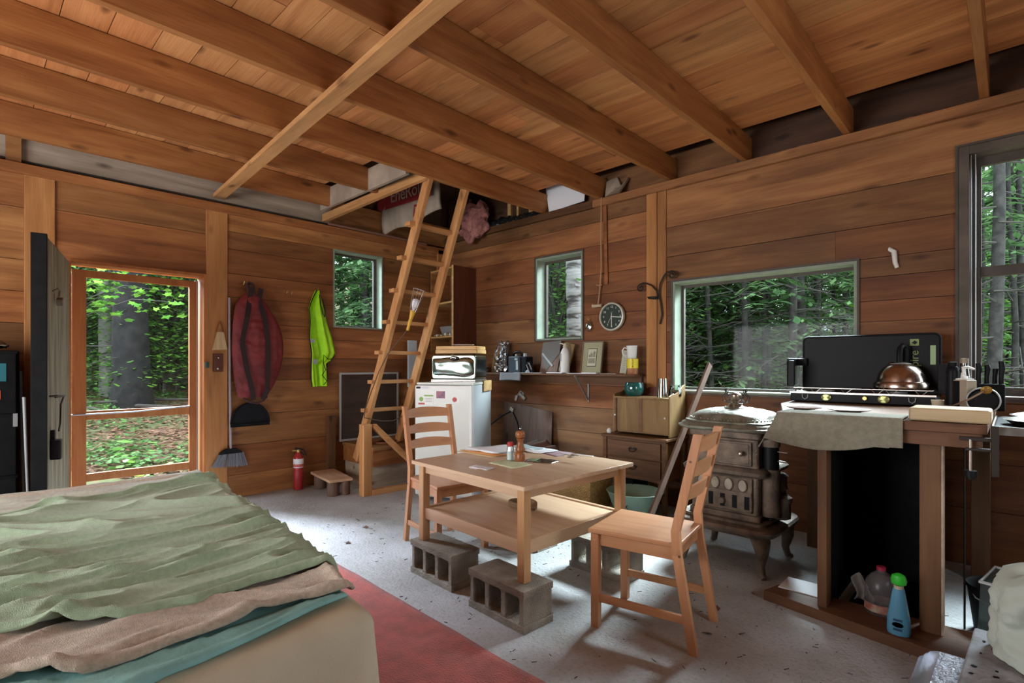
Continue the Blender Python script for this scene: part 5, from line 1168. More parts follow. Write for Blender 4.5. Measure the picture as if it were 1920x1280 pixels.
for k, ch in enumerate('SCR'):
    for a0 in (-2.25, -.95):
        r_ = .0512; a = a0; text('lettering', ch, .024, M['wrought'], frameM((r_*math.cos(a), r_*math.sin(a), .118-.026*k), (-math.sin(a), math.cos(a), 0), (0,0,1)), o, .0003)
b = MB(); b.lathe([(.0455, .012), (.046, .05)], n=36, cap=False); b.build('red_contents', plain('red_contents', (.42,.08,.05), .3), o)
o = thing('coffee_mug', 'plain white mug stacked on top of the yellow measuring glass', 'mug', (2.69, -.14, SZ+.1355))
b = MB(); b.lathe([(0, 0), (.034, 0), (.038, .006), (.046, .10), (.048, .112), (.0455, .112), (.042, .095), (.034, .010), (0, .008)], n=40); b.build('body', M['white'], o)
b = MB(); b.tube([(-.040, -.01, .09), (-.065, -.02, .095), (-.082, -.025, .07), (-.078, -.022, .04), (-.055, -.015, .022), (-.036, -.008, .028)], .006, 10); b.build('handle', M['white'], o)
# ------------------------------------------------------------------ hung on the right wall
o = thing('wall_clock', 'round clock with dark green face and pale rim on the right wall', 'clock', (2.415, -.012, 1.645))
RX = Matrix.Rotation(PI/2, 3, 'X')
b = MB(); b.lathe([(.118, 0), (.130, .004), (.134, .02), (.128, .034), (.116, .036), (.113, .024)], n=64, m=RX, cap=False); b.build('rim', plain('clock_rim', (.52,.52,.44), .35, metal=.2), o)
b = MB(); b.lathe([(0, .020), (.116, .020)], n=64, m=RX, cap=False); b.lathe([(0, .002), (.118, .002), (.118, .019)], n=64, m=RX, cap=False); b.build('face', plain('clock_face', (.012,.028,.018), .5), o)
for k in range(12):
    h_ = k or 12; a = PI/2-h_*PI/6; text('numeral', str(h_), .027, M['paper'], frameM((.089*math.cos(a), -.0212, .089*math.sin(a)), (1,0,0), (0,0,1)), o, .0004)
text('maker_mark', 'QUARTZ', .009, M['gray'], frameM((0, -.0212, .042), (1,0,0), (0,0,1)), o, .0003)
def hand(nm, ang, l, w_, tail, y): b = MB(); d_ = Vector((math.cos(ang), 0, math.sin(ang))); b.beam(Vector((0, y, 0))-d_*tail, Vector((0, y, 0))+d_*l, w_, .001, (0,1,0)); b.build(nm, M['white'], o)
hand('hour_hand', R(-6), .105, .007, .005, -.024); hand('minute_hand', R(-90), .095, .006, .035, -.026); hand('second_hand', R(-122), .07, .0025, .0, -.028)
b = MB(); b.cyl((0, -.022, 0), (0, -.03, 0), .006, n=14); b.build('hub', M['white'], o)
o = thing('pull_cord_switch', 'long tan cord with a white toggle hanging beside the clock', 'cord', (0,0,0))
b = MB(); b.tube([(2.31, -.045, 2.76), (2.305, -.045, 2.4), (2.305, -.04, 2.1), (2.285, -.03, 1.95), (2.275, -.03, 1.84), (2.262, -.03, 1.765)], .006, 8).tube([(2.245, -.03, 1.955), (2.275, -.045, 1.945), (2.305, -.03, 1.95)], .006, 6); b.build('cord', plain('tan_cord', (.42,.24,.13), .8), o)
b = MB(); b.lathe([(.022, -.05), (.016, -.04), (.014, .02), (.017, .05)], (2.255, -.03, 1.757), 14, m=Matrix.Rotation(PI/2, 3, 'Y')); b.build('toggle', plain('ivory_toggle', (.48,.38,.27), .6), o)
b = MB(); b.beam((2.33, -.018, 2.69), (2.345, -.014, 1.95), .035, .006, (0,1,0)); b.build('mount', M['wallR'], o)
o = thing('hanging_ornament', 'small silvery glass ornament hanging between narrow window and clock', 'ornament', (2.15, -.025, 1.575))
b = MB(); b.lathe([(0, -.055), (.025, -.045), (.038, -.01), (.028, .03), (.008, .05), (0, .052)], n=14, sy=.35); b.build('pendant', M['clearp'], o, ang=20)
b = MB(); b.lathe([(0, -.03), (.018, -.02), (.022, 0), (.012, .02), (0, .03)], n=9, sy=.5); b.build('inner_leaf', M['chrome'], o, ang=10)
b = MB(); b.tube([(.012*math.cos(q*PI/5), -.0, .068+.012*math.sin(q*PI/5)) for q in range(10)], .003, 6, closed=True).tube([(.03*math.sin(q*.35)*1.0, 0, .06-.014*q) for q in range(9)], .0025, 6); b.build('loop', M['brass'], o)
o = thing('iron_sconce', 'black wrought iron scroll bracket on the post by the wide window', 'bracket', (2.90, -.02, 1.75))
def scroll(c_, r0, turns, a0, s_, n=26): return [(c_[0]+r0*(1-.8*i/n)*math.cos(a0+s_*turns*2*PI*i/n), c_[1], c_[2]+r0*(1-.8*i/n)*math.sin(a0+s_*turns*2*PI*i/n)) for i in range(n)]
b = MB()
b.tube([(-.005, -.006, -.20), (.018, -.01, -.12), (.008, -.012, -.03), (-.008, -.014, .05), (.0, -.016, .14), (.035, -.02, .20), (.075, -.03, .235)]+scroll((.115, -.03, .205), .035, 1.4, 2.3, -1), .0075, 8)
b.tube([(-.01, -.016, .02), (-.03, -.02, .09), (-.07, -.025, .135), (-.12, -.03, .16), (-.16, -.03, .165)]+scroll((-.175, -.03, .125), .036, 1.4, 1.3, 1), .007, 8); b.build('scrolls', M['wrought'], o)
b = MB(); b.lathe([(0, 0), (.035, .005), (.045, .02), (.042, .02), (.03, .008), (0, .006)], (-.055, -.045, .015), 20).tube([(-.01, -.012, .02), (-.05, -.04, .018)], .006, 6); b.build('drip_pan', M['wrought'], o)
b = MB(); b.tube([(4.515, -.012, 1.935), (4.51, -.02, 1.95), (4.535, -.02, 1.93), (4.54, -.018, 1.86), (4.55, -.014, 1.825)], [.004, .014, .016, .014, .012], 8); tag(b.build('white_hook', M['white'], ang=60), 'small white plastic hook on the wall right of the wide window', 'hook')
# ------------------------------------------------------------------ washstand and cabinet
o = thing('washstand', 'dark wooden washstand with two drawers against the right wall', 'chest of drawers', (0,0,0))
x0, x1, y0, y1 = 2.555, 3.135, -.385, -.02
b = MB(); b.box(x0-.01, x1+.012, y0-.015, y1, .595, .618); b.build('top', M['dark'], o, bevel=.006)
b = MB(); b.box(x0+.03, x1-.03, y0+.012, y1-.01, .27, .595); b.build('body', M['dark'], o)
for x in (x0+.0175, x1-.0175):
    for y in (y0+.0175, y1-.03): b = MB(); b.box(x-.0175, x+.0175, y-.0175, y+.0175, 0, .595); b.build('leg', M['darkz'] if 'darkz' in M else M['dark'], o, bevel=.003)
for z0, z1 in ((.445, .575), (.30, .435)):
    b = MB(); b.box(x0+.045, x1-.045, y0-.002, y0+.012, z0, z1); q = b.build('drawer', M['dark'], o, bevel=.004)
    b = MB(); xm = (x0+x1)/2; zm = (z0+z1)/2
    b.tube([(xm-.03, y0-.006, zm+.01), (xm-.025, y0-.02, zm-.008), (xm, y0-.024, zm-.016), (xm+.025, y0-.02, zm-.008), (xm+.03, y0-.006, zm+.01)], .004, 8).prism([(xm-.045, y0-.004, zm+.012), (xm-.03, y0-.004, zm), (xm, y0-.004, zm+.004), (xm+.03, y0-.004, zm), (xm+.045, y0-.004, zm+.012), (xm+.02, y0-.004, zm+.022), (xm, y0-.004, zm+.014), (xm-.02, y0-.004, zm+.022)], (0, .003, 0)); b.build('handle', M['wrought'], q)
b = MB(); b.prism([(x0+.03, y0+.004, .27), (x0+.08, y0+.004, .27), (x0+.10, y0+.004, .285), (x1-.10, y0+.004, .285), (x1-.08, y0+.004, .27), (x1-.05, y0+.004, .255), (x1-.03, y0+.004, .25), (x1-.03, y0+.004, .30), (x0+.03, y0+.004, .30)], (0, .012, 0)); b.build('shaped_rail', M['dark'], o)
o = thing('spice_cabinet', 'small tan cabinet with two sliding doors on the washstand', 'cabinet', (0,0,0))
x0, x1, y0, y1, z0, z1 = 2.61, 3.13, -.31, -.04, .636, .935
b = MB(); b.box(x0+.012, x1-.012, y0+.02, y1, z0, z0+.012).box(x0+.012, x1-.012, y1-.01, y1, z0, z1).box(x0+.012, x1-.012, y0, y1, z1-.014, z1); b.build('carcass', M['tan'], o)
for x in (x0, x1-.012):
    b = MB(); b.prism([(x, y0, z0-.012), (x, y1, z0-.012), (x, y1, z1+.10), (x, y1-.03, z1+.098), (x, y1-.08, z1+.06), (x, y0+.10, z1+.03), (x, y0+.04, z1+.028), (x, y0, z1+.012)], (.012, 0, 0)); b.build('side_panel', M['tan'], o, bevel=.001)
b = MB(); b.prism([(x0+.012, y1-.008, z1), (x1-.012, y1-.008, z1), (x1-.012, y1-.008, z1+.03), (x1-.12, y1-.008, z1+.045), (x1-.2, y1-.008, z1+.075), (x0+.2, y1-.008, z1+.075), (x0+.12, y1-.008, z1+.045), (x0+.012, y1-.008, z1+.03)], (0, .008, 0)); b.build('back_gallery', M['redbrown'], o)
for k, (a, c_, y) in enumerate(((x0+.03, x0+.275, y0+.012), (x0+.25, x1-.016, y0+.004))):
    b = MB(); b.box(a, c_, y, y+.006, z0+.012, z1-.016); q = b.build('sliding_door', M['tan'], o, bevel=.001)
    b = MB(); b.sphere(((a-.012) if k == 0 else c_-.025, y-.006 if k else y-.012, z0+.14), .009, 14, 8); b.build('knob', M['white'], q)
b = MB(); b.box(x0+.245, x0+.275, y0-.001, y0+.004, z0+.012, z1-.014); b.build('stile', M['dark'], o); b = MB(); b.box(x0+.012, x0+.03, y0, y0+.012, z0, z1-.014); b.build('stile', M['dark'], o)
b = MB(); b.lathe([(0, 0), (.02, .003), (.024, .02), (.018, .036), (.006, .044), (0, .045)], (2.585, -.33, .618), 16); tag(b.build('china_egg', M['white']), 'small white china egg on the left of the washstand top', 'ornament')
o = thing('green_bowl', 'glossy dark teal bowl on top of the tan cabinet', 'bowl', (2.74, -.19, .935))
b = MB(); b.lathe([(0, 0), (.05, 0), (.058, .006), (.078, .03), (.082, .06), (.078, .10), (.072, .115), (.068, .115), (.074, .095), (.076, .06), (.07, .03), (0, .012)], n=44); b.build('bowl_body', plain('teal_glaze', (.006,.075,.07), .12, coat=.5), o)
o = thing('drinking_glass', 'tall upturned clear glass on the tan cabinet', 'glass', (3.02, -.22, .935))
b = MB(); b.lathe([(.042, 0), (.040, 0), (.031, .150), (0, .152), (0, .156), (.034, .156), (.044, .001)], n=36, cap=False); b.build('glass_body', M['cglass'], o)
o = thing('glass_bowl', 'short clear glass jar beside the tall glass on the cabinet', 'glass', (3.085, -.13, .935))
b = MB(); b.lathe([(0, 0), (.04, 0), (.052, .012), (.052, .06), (.040, .082), (.044, .10), (.041, .10), (.037, .083), (.048, .058), (.048, .014), (0, .006)], n=36, cap=False); b.build('glass_body', M['cglass'], o)
b = MB(); b.beam((3.235, -.93, .0), (3.345, -.06, 1.205), .055, .018, (1, -.1, 0)); tag(b.build('leaning_lath', M['lath'], bevel=.002), 'long dusty board leaning on the window sill between washstand and stove', 'board')
# under and beside the washstand
o = thing('wicker_basket', 'tan wicker basket on the floor under the back of the table', 'basket', (2.33, -.50, 0))
wk, nt, wb = newmat('wicker'); L = nt.links.new; N = nt.nodes.new
tc = N('ShaderNodeTexCoord'); br = N('ShaderNodeTexBrick'); br.inputs['Scale'].default_value = 26; br.inputs['Color1'].default_value = (.62, .40, .15, 1); br.inputs['Color2'].default_value = (.44, .27, .09, 1); br.inputs['Mortar'].default_value = (.05, .025, .01, 1); br.inputs['Mortar Size'].default_value = .03; br.inputs['Brick Width'].default_value = .6; br.inputs['Row Height'].default_value = .35
sx_ = N('ShaderNodeSeparateXYZ'); cb = N('ShaderNodeCombineXYZ'); adx = N('ShaderNodeMath'); L(tc.outputs['Object'], sx_.inputs[0]); L(sx_.outputs[0], adx.inputs[0]); L(sx_.outputs[1], adx.inputs[1]); L(adx.outputs[0], cb.inputs[0]); L(sx_.outputs[2], cb.inputs[1]); L(cb.outputs[0], br.inputs['Vector']); L(br.outputs[0], wb.inputs['Base Color']); setb(wb, rough=.6)
bpp = N('ShaderNodeBump'); bpp.inputs['Distance'].default_value = .01; L(br.outputs['Fac'], bpp.inputs['Height']); bpp.invert = True; L(bpp.outputs[0], wb.inputs['Normal']); M['wicker'] = wk
b = MB(); W_, D_, H_ = .30, .17, .30
def ring(s_, z): return [(-W_*s_, -D_*s_, z), (W_*s_, -D_*s_, z), (W_*s_, D_*s_, z), (-W_*s_, D_*s_, z)]
b.add(ring(.92, 0)+ring(1, H_)+ring(.96, H_)+ring(.88, .02), [(0,3,2,1)]+[(i, (i+1)%4, 4+(i+1)%4, 4+i) for i in range(4)]+[(4+i, 4+(i+1)%4, 8+(i+1)%4, 8+i) for i in range(4)]+[(8+i, 8+(i+1)%4, 12+(i+1)%4, 12+i) for i in range(4)]+[(12,13,14,15)]); b.build('body', M['wicker'], o, bevel=.01)
b = MB(); pr_ = ring(.99, H_); b.tube([Vector(p) for p in pr_]+[Vector(pr_[0])], .012, 8); b.build('rim', M['wicker'], o)
o = thing('green_tub', 'pale green enamel tub on the floor below the washstand', 'tub', (2.93, -.50, 0))
b = MB(); b.lathe([(0, 0), (.13, 0), (.14, .01), (.215, .205), (.222, .21), (.218, .214), (.205, .20), (.135, .02), (0, .012)], n=44); b.build('tub_body', plain('pale_green_enamel', (.27,.40,.32), .5, col2=(.22,.33,.26), scale=6), o)
text('pen_marks', 'JTX', .055, M['wrought'], frameM((.012, -.188, .12), (1,0,0), (0,-.36,1)), o, .0003)
bx('dark_crate', 'black crate standing in shadow right of the wicker basket', 'crate', (2.74, -.20, 0), (.14, .25, .25), M['black'])
# leaning boards and pruners by the wall
b = MB(); b.prism([(1.02, -.06, .02), (1.70, -.06, .02), (1.70, -.02, .72), (1.40, -.02, .76), (1.02, -.02, .80)], (0, .012, 0)); tag(b.build('plywood_panel', M['lath']), 'pinkish plywood panel leaning on the wall behind the table', 'board')
b = MB(); b.box(1.76, 2.5, -.05, -.02, .30, .34); tag(b.build('wall_batten', M['dark']), 'dark batten low on the wall behind the table', 'batten')
o = thing('black_cable', 'black curved cable and clamp rising behind the table by the fridge', 'cable', (0,0,0))
b = MB(); b.tube([(1.18, -.55, .30), (1.17, -.50, .45), (1.20, -.42, .58), (1.28, -.32, .68), (1.36, -.25, .73)], .008, 8).tube([(1.36, -.25, .73), (1.42, -.24, .62), (1.46, -.24, .48), (1.48, -.25, .30)], .008, 8); b.build('cable', M['blackm'], o)
b = MB(); b.cbox((1.36, -.25, .745), (.05, .03, .04), Matrix.Rotation(.5, 3, 'Y')).cyl((1.42, -.19, .90), (1.49, -.19, .85), .03, .02).tube([(1.38, -.2, .87), (1.42, -.19, .93), (1.47, -.19, .90)], .010, 6).cbox((1.375, -.2, .86), (.03, .02, .06), Matrix.Rotation(.4, 3, 'Y')); b.build('clamp', M['iron'], o)
o = thing('corrugated_heater', 'grey ribbed metal heater top behind the right rear of the table', 'heater', (0,0,0))
b = MB()
for k in range(14): b.cyl((2.06+.034*k, -.66, .385), (2.06+.034*k, -.36, .40), .012, n=8)
b.box(2.05, 2.52, -.64, -.37, .31, .385); b.build('ribs', M['gray'], o)
b = MB(); b.grid(lambda u, v: (1.62+.50*u, -.60+.26*v, .40+.085*math.sin(PI*min(1, u*1.1))*(.5+.5*v)+.012*math.sin(u*26)), 40, 10); tag(b.build('folded_cloth', plain('brown_knit', (.16,.09,.065), .95, col2=(.10,.095,.09), scale=6), ang=180, thick=.012), 'crumpled brown and grey cloth heap behind the table papers', 'cloth')
b = MB(); b.box(1.58, 2.03, -.60, -.32, .0, .385); tag(b.build('cardboard_box', M['darkb']), 'dark box standing under the crumpled cloth behind the table', 'box')
# ------------------------------------------------------------------ parlour stove
st = thing('parlour_stove', 'ornate rusty cast iron parlour stove with domed nickel lid and finial', 'stove', (3.84, -.84, 0))
def rrect(w_, d_, r, n=6):
    pts = []
    for (cx, cy, a0) in ((w_/2-r, d_/2-r, 0), (-w_/2+r, d_/2-r, 90), (-w_/2+r, -d_/2+r, 180), (w_/2-r, -d_/2+r, 270)):
        for k in range(n+1): q = R(a0+90*k/n); pts.append((cx+r*math.cos(q), cy+r*math.sin(q)))
    return pts
def loft(prof, mat, name, parent, ang=40, n=6, off=(0, 0), bump=None):
    # prof: (width, depth, corner radius, z)
    b = MB(); rings = []
    for (w_, d_, r, z) in prof: rings.append([(x+off[0], y+off[1], z) for x, y in rrect(w_, d_, min(r, w_/2-.0005, d_/2-.0005), n)])
    N_ = len(rings[0]); vs = [p for r_ in rings for p in r_]; fs = []
    for i in range(len(rings)-1):
        for k in range(N_): l = (k+1) % N_; fs.append((i*N_+k, i*N_+l, (i+1)*N_+l, (i+1)*N_+k))
    fs.append(tuple(range(N_))[::-1]); fs.append(tuple((len(rings)-1)*N_+k for k in range(N_))); b.add(vs, fs)
    return b.build(name, mat, parent, ang=ang)
loft([(.56, .54, .10, .225), (.60, .58, .12, .24), (.62, .60, .13, .262), (.60, .58, .12, .275), (.50, .48, .06, .285), (.50, .48, .06, .30)], M['iron'], 'base_skirt', st)
loft([(.42, .40, .02, .30), (.42, .40, .02, .33), (.40, .38, .02, .335), (.40, .38, .02, .56)], M['iron'], 'lower_body', st)
loft([(.43, .41, .03, .55), (.49, .46, .05, .565), (.50, .47, .05, .585), (.47, .44, .04, .60), (.42, .40, .03, .605)], M['iron'], 'mid_ledge', st)
loft([(.40, .38, .02, .60), (.40, .38, .02, .765), (.43, .41, .03, .775), (.43, .41, .03, .805), (.47, .45, .06, .815)], M['iron'], 'upper_body', st)
lid = loft([(.52, .50, .10, .812), (.58, .56, .14, .822), (.585, .565, .14, .834), (.555, .535, .13, .842), (.55, .53, .13, .850), (.50, .48, .11, .858), (.505, .485, .11, .866), (.47, .45, .12, .872), (.455, .435, .13, .892), (.41, .39, .15, .912), (.32, .30, .13, .926), (.20, .19, .09, .934)], M['irontop'], 'lid', st, ang=60, n=9)
b = MB()
for k in range(72):
    a = k*2*PI/72; w_, d_ = .238, .228; c_, s_ = math.cos(a), math.sin(a); e_ = 4.5; r_ = (abs(c_/w_)**e_+abs(s_/d_)**e_)**(-1/e_); b.sphere((c_*r_*.975, s_*r_*.975, .877), .0055, 6, 4)
b.build('bead_row', M['irontop'], lid)
b = MB(); random.seed(2)
for k in range(46):
    a = random.uniform(0, 6.28); rr_ = random.uniform(.10, .19); x, y = rr_*math.cos(a), rr_*math.sin(a)*.95; z = .934-.9*max(0, rr_-.10)**1.35-.002
    b.tube([(x+.018*math.cos(t_*1.1+a)*(1-t_*.12), y+.018*math.sin(t_*1.1+a)*(1-t_*.12), z+.002) for t_ in range(6)], .003, 5)
b.build('scroll_relief', M['irontop'], lid, ang=60)
b = MB(); b.lathe([(.075, .925), (.068, .938), (.045, .945), (.036, .956), (.040, .962), (.018, .966), (.014, .972), (.028, .982), (.036, 1.0), (.034, 1.015), (.022, 1.026), (.01, 1.030), (0, 1.031)], n=32); b.build('finial', plain('nickel_finial', (.30,.25,.20), .3, metal=.8), st)
b = MB()
for s_ in (-1, 1):
    for o_ in (0, .022):
        b.tube([(s_*(.02+o_*.2), 0, .965), (s_*(.055+o_), .002, .972), (s_*(.072+o_*.6), 0, .998), (s_*(.055+o_*.5), 0, 1.02), (s_*(.045+o_*.4), 0, 1.04), (s_*(.055+o_*.4), 0, 1.052), (s_*(.064+o_*.3), 0, 1.04), (s_*.058, 0, 1.03)], .0035, 6)
        b.tube([(s_*.045, .012-o_, .975), (s_*.03, .012-o_, .99), (s_*.05, .012-o_, 1.005), (s_*.04, .01-o_, 1.02)], .003, 6)
b.build('finial_scrolls', M['wrought'], st)
FY = -.19
b = MB(); b.box(-.165, .165, FY-.012, FY, .615, .755); q = b.build('upper_door', M['iron'], st, bevel=.006)
b = MB(); b.box(-.15, .15, FY-.016, FY-.012, .63, .74); b.build('panel', M['iron'], q, bevel=.003)
b = MB(); b.cyl((.115, FY-.015, .69), (.115, FY-.035, .69), .006).sphere((.115, FY-.042, .69), .016, 16, 10); b.build('knob', M['steel'], q)
b = MB()
for k in range(9): x = -.16+.04*k; b.box(x-.009, x+.009, FY-.010, FY-.001, .775, .80)
b.build('cornice_blocks', M['iron'], st, bevel=.003)
b = MB(); b.box(-.17, .17, FY-.016, FY, .345, .545); q = b.build('lower_door', M['iron'], st, bevel=.008)
mica = plain('mica_window', (.40,.37,.31), .35, col2=(.26,.23,.18), scale=20)
for k in range(4):
    x = -.125+.08*k; b = MB(); b.rbox((x, FY-.019, .50), (.045, .062, .006), .014, 5, 'Y'); b.build('mica_pane', mica, q)
    b = MB(); b.tube([(x+.026*math.cos(t_*PI/8)*1.0, FY-.022, .50+.036*math.sin(t_*PI/8)) for t_ in range(16)], .004, 6, closed=True); b.build('pane_rim', M['iron'], q)
b = MB()
for k in range(5): x = -.14+.07*k; b.box(x-.014, x+.014, FY-.0175, FY-.0155, .365, .44)
b.build('draught_slots', M['black'], q)
b = MB(); b.cyl((0, FY-.016, .40), (0, FY-.036, .40), .02, .016, 20).box(-.165, .165, FY-.024, FY-.014, .452, .462).box(-.165, .165, FY-.022, FY-.014, .352, .36); b.build('draught_knob', M['iron'], q)
# right side columns and fuel pipe
b = MB(); b.cyl((.235, -.10, .335), (.235, -.10, .80), .045, n=24); b.build('side_flue', M['blackm'], st)
b = MB(); b.cyl((.235, -.10, .73), (.235, -.10, .805), .052, n=24).cyl((.235, -.10, .33), (.235, -.10, .60), .052, n=24); b.build('flue_collar', M['iron'], st)
b = MB(); b.lathe([(.03, .30), (.05, .31), (.05, .40), (.056, .405), (.056, .43), (.04, .44), (.026, .455), (.024, .47), (.036, .48), (.030, .50), (.030, .545), (.038, .555), (.022, .57), (0, .575)], (.27, -.02, 0), 24); b.build('turned_column', M['iron'], st)
b = MB()
for z in (.705, .65): b.cyl((.27, -.11, z), (.335, -.13, z), .0035)
b.build('bolt_pins', M['steel'], st)
for sx in (-1, 1):
    for sy in (-1, 1):
        b = MB(); d_ = Vector((sx, sy, 0)).normalized(); c_ = Vector((sx*.20, sy*.20, 0))
        b.tube([c_+Vector((0,0,.25)), c_+d_*.035+Vector((0,0,.20)), c_+d_*.045+Vector((0,0,.14)), c_+d_*.03+Vector((0,0,.07)), c_+d_*.045+Vector((0,0,.02)), c_+d_*.07+Vector((0,0,.006))], [.055, .050, .034, .022, .020, .016], 12)
        b.build('leg', M['iron'], st)
# ------------------------------------------------------------------ counter with camp stove
CT = .96
o = thing('kitchen_counter', 'rough timber counter on posts under the camp stove, open and dark below', 'counter', (0,0,0))
b = MB(); b.prism([(4.00, -.04, CT-.04), (4.03, -.60, CT-.04), (4.27, -1.375, CT-.04), (5.015, -1.345, CT-.04), (5.02, -.04, CT-.04)], (0,0,.04)); b.build('worktop', M['counter'], o, bevel=.003)
b = MB(); b.box(4.30, 5.0, -1.335, -1.30, CT-.10, CT-.04); b.build('front_rail', M['counter'], o, bevel=.003)
for x0, x1, y0, y1 in ((4.412, 4.452, -1.345, -1.26), (4.795, 4.868, -1.30, -1.22), (4.10, 4.18, -.30, -.2), (4.92, 5.0, -.30, -.2)):
    b = MB(); b.box(x0, x1, y0, y1, .05 if y0 < -1 else 0, CT-.04); b.build('post', M['counterZ'], o, bevel=.003)
b = MB(); b.box(4.868, 4.876, -1.295, -1.23, .05, CT-.05); b.build('post_strip', M['greyb'], o)
b = MB(); b.hexa([(4.165, -1.335, 0), (5.02, -1.50, 0), (5.02, -1.16, 0), (4.20, -1.20, 0), (4.165, -1.335, .05), (5.02, -1.50, .05), (5.02, -1.16, .05), (4.20, -1.20, .05)]); b.build('base_plank', M['counter'], o, bevel=.003)
b = MB(); b.box(4.45, 4.80, -.62, -.60, .0, CT-.04).box(4.43, 4.45, -1.25, -.60, .02, CT-.04).box(4.79, 4.80, -1.19, -.60, .05, CT-.04).box(4.50, 4.80, -1.19, -.60, .0, .03); b.build('dark_lining', M['black'], o)  # black panels painting in the shade under the counter
b = MB(); b.box(4.21, 4.41, -1.25, -1.08, .0505, .056); tag(b.build('white_tile', M['paper'], bevel=.001), 'speckled white tile on the base plank left of the counter post', 'tile')
# camp stove
cs = thing('camp_stove', 'black two-burner camp stove with raised lid on the counter', 'camp stove', (4.40, -.39, CT))
b = MB(); b.box(-.375, .375, 0, .27, .005, .065); b.build('body', M['blackm'], cs, bevel=.006)
b = MB(); b.box(-.365, .365, .01, .262, .0645, .068); b.build('burner_tray', plain('burnt_tray', (.10,.05,.04), .45, metal=.5), cs)
b = MB(); b.box(-.378, .378, -.004, .002, .058, .068); b.build('chrome_edge', M['steel'], cs)
for x in (-.19, .19): b = MB(); b.lathe([(.045, .068), (.045, .078), (.03, .082), (0, .082)], (x, .13, 0), 24); b.build('burner', M['gray'], cs)
b = MB()
for y in (.02, .24): b.tube([(-.36, y, .092), (.36, y, .092)], .0028, 6)
for x in (-.36, -.28, -.10, -.02, .02, .10, .28, .36): b.tube([(x, .02, .092), (x, .24, .092)], .0025, 6)
for x in (-.36, -.26, -.09, .07, .14, .28): b.tube([(x, .02, .092), (x+.02, .005, .068)], .0025, 6).tube([(x+.06, .02, .092), (x+.035, .005, .068)], .0025, 6)
b.build('grate', M['steel'], cs)
for x, r_ in ((-.165, .022), (.135, .024)):
    b = MB(); b.lathe([(0, .0), (r_, .0), (r_, .010), (r_*.8, .014), (0, .014)], (x, -.004, .036), 24, m=Matrix.Rotation(PI/2, 3, 'X'), sx=1.25); b.build('control_knob', plain('olive_chrome', (.42,.44,.18), .3, metal=.6), cs)
b = MB(); b.lathe([(.011, .0), (.014, .006), (.011, .010)], (.04, -.004, .038), 14, m=Matrix.Rotation(PI/2, 3, 'X')); b.build('igniter', M['brass'], cs)
for x in (-.285, .27): b = MB(); b.tube([(x-.016, -.006, .05), (x-.014, -.010, .03), (x, -.011, .020), (x+.014, -.010, .03), (x+.016, -.006, .05)], .003, 6); b.build('latch', M['gray'], cs)
# lid, raised behind the burners
ld = thing('x', None, None) if False else None
b = MB(); b.rbox((.01, .245, .235), (.735, .385, .018), .03, 6, 'Y'); b.build('lid', M['blackm'], cs, bevel=.003)
b = MB(); pts = [(p[0]+.01, .238, p[1]+.235) for p in rrect(.735, .385, .03)]; b.tube(pts, .007, 6, closed=True); b.build('lid_rim', M['black'], cs)
b = MB(); b.rbox((.343, .236, .30), (.026, .115, .002), .002, 3, 'Y'); b.build('lid_stripe', plain('pale_green_stripe', (.33,.48,.26), .5), cs)
lt = plain('olive_lettering', (.22,.30,.10), .5)
text('lid_lettering', 'inspire', .062, lt, frameM((.255, .2345, .245), (0,0,1), (-1,0,0)), cs, .0006)
b = MB(); b.box(.232, .276, .233, .2355, .358, .398); b.build('lid_emblem', lt, cs); b = MB(); b.prism([(.24, .2325, .375), (.256, .2325, .39), (.27, .2325, .378), (.258, .2325, .365)], (0, .001, 0)); b.build('emblem_mark', M['blackm'], cs)
for s_, x in ((-1, -.405), (1, .40)):   # folding wind shields
    b = MB(); b.box(-.405, -.392, .03, .235, .10, .285).box(-.405, -.36, .03, .045, .10, .27) if s_ < 0 else b.box(x-.028, x+.02, .14, .235, .07, .245)
    b.build('wind_shield', M['blackm'], cs, bevel=.004)
b = MB(); b.box(-.405, -.33, .20, .245, .235, .285); b.build('shield_arm', M['blackm'], cs, bevel=.004)
# kettle
kt = thing('kettle', 'steel dome kettle with black strap handle on the right burner', 'kettle', (4.60, -.265, CT+.0955), 1.25); kt.scale = (1.1, 1.1, 1.1)
b = MB(); b.lathe([(0, .0), (.118, 0), (.126, .008), (.127, .026), (.122, .038), (.112, .042), (.110, .055), (.102, .085), (.082, .115), (.055, .134), (.045, .138)], n=56); b.build('body', plain('copper_steel', (.50,.40,.34), .22, metal=1), kt)
b = MB(); b.lathe([(.052, .132), (.046, .140), (.020, .146), (0, .147)], n=32); b.build('lid', M['gray'], kt)
b = MB(); b.tube([(-.012, 0, .135), (-.014, 0, .19), (-.006, 0, .225), (.02, 0, .238), (.045, 0, .23), (.05, 0, .19), (.045, 0, .125), (.04, 0, .12)], .0135, 10); b.build('handle', M['blackm'], kt)
b = MB(); b.tube([(.04, .05, .11), (.06, .075, .13), (.068, .085, .14)], [.018, .014, .012], 12); b.build('spout', M['steel'], kt)
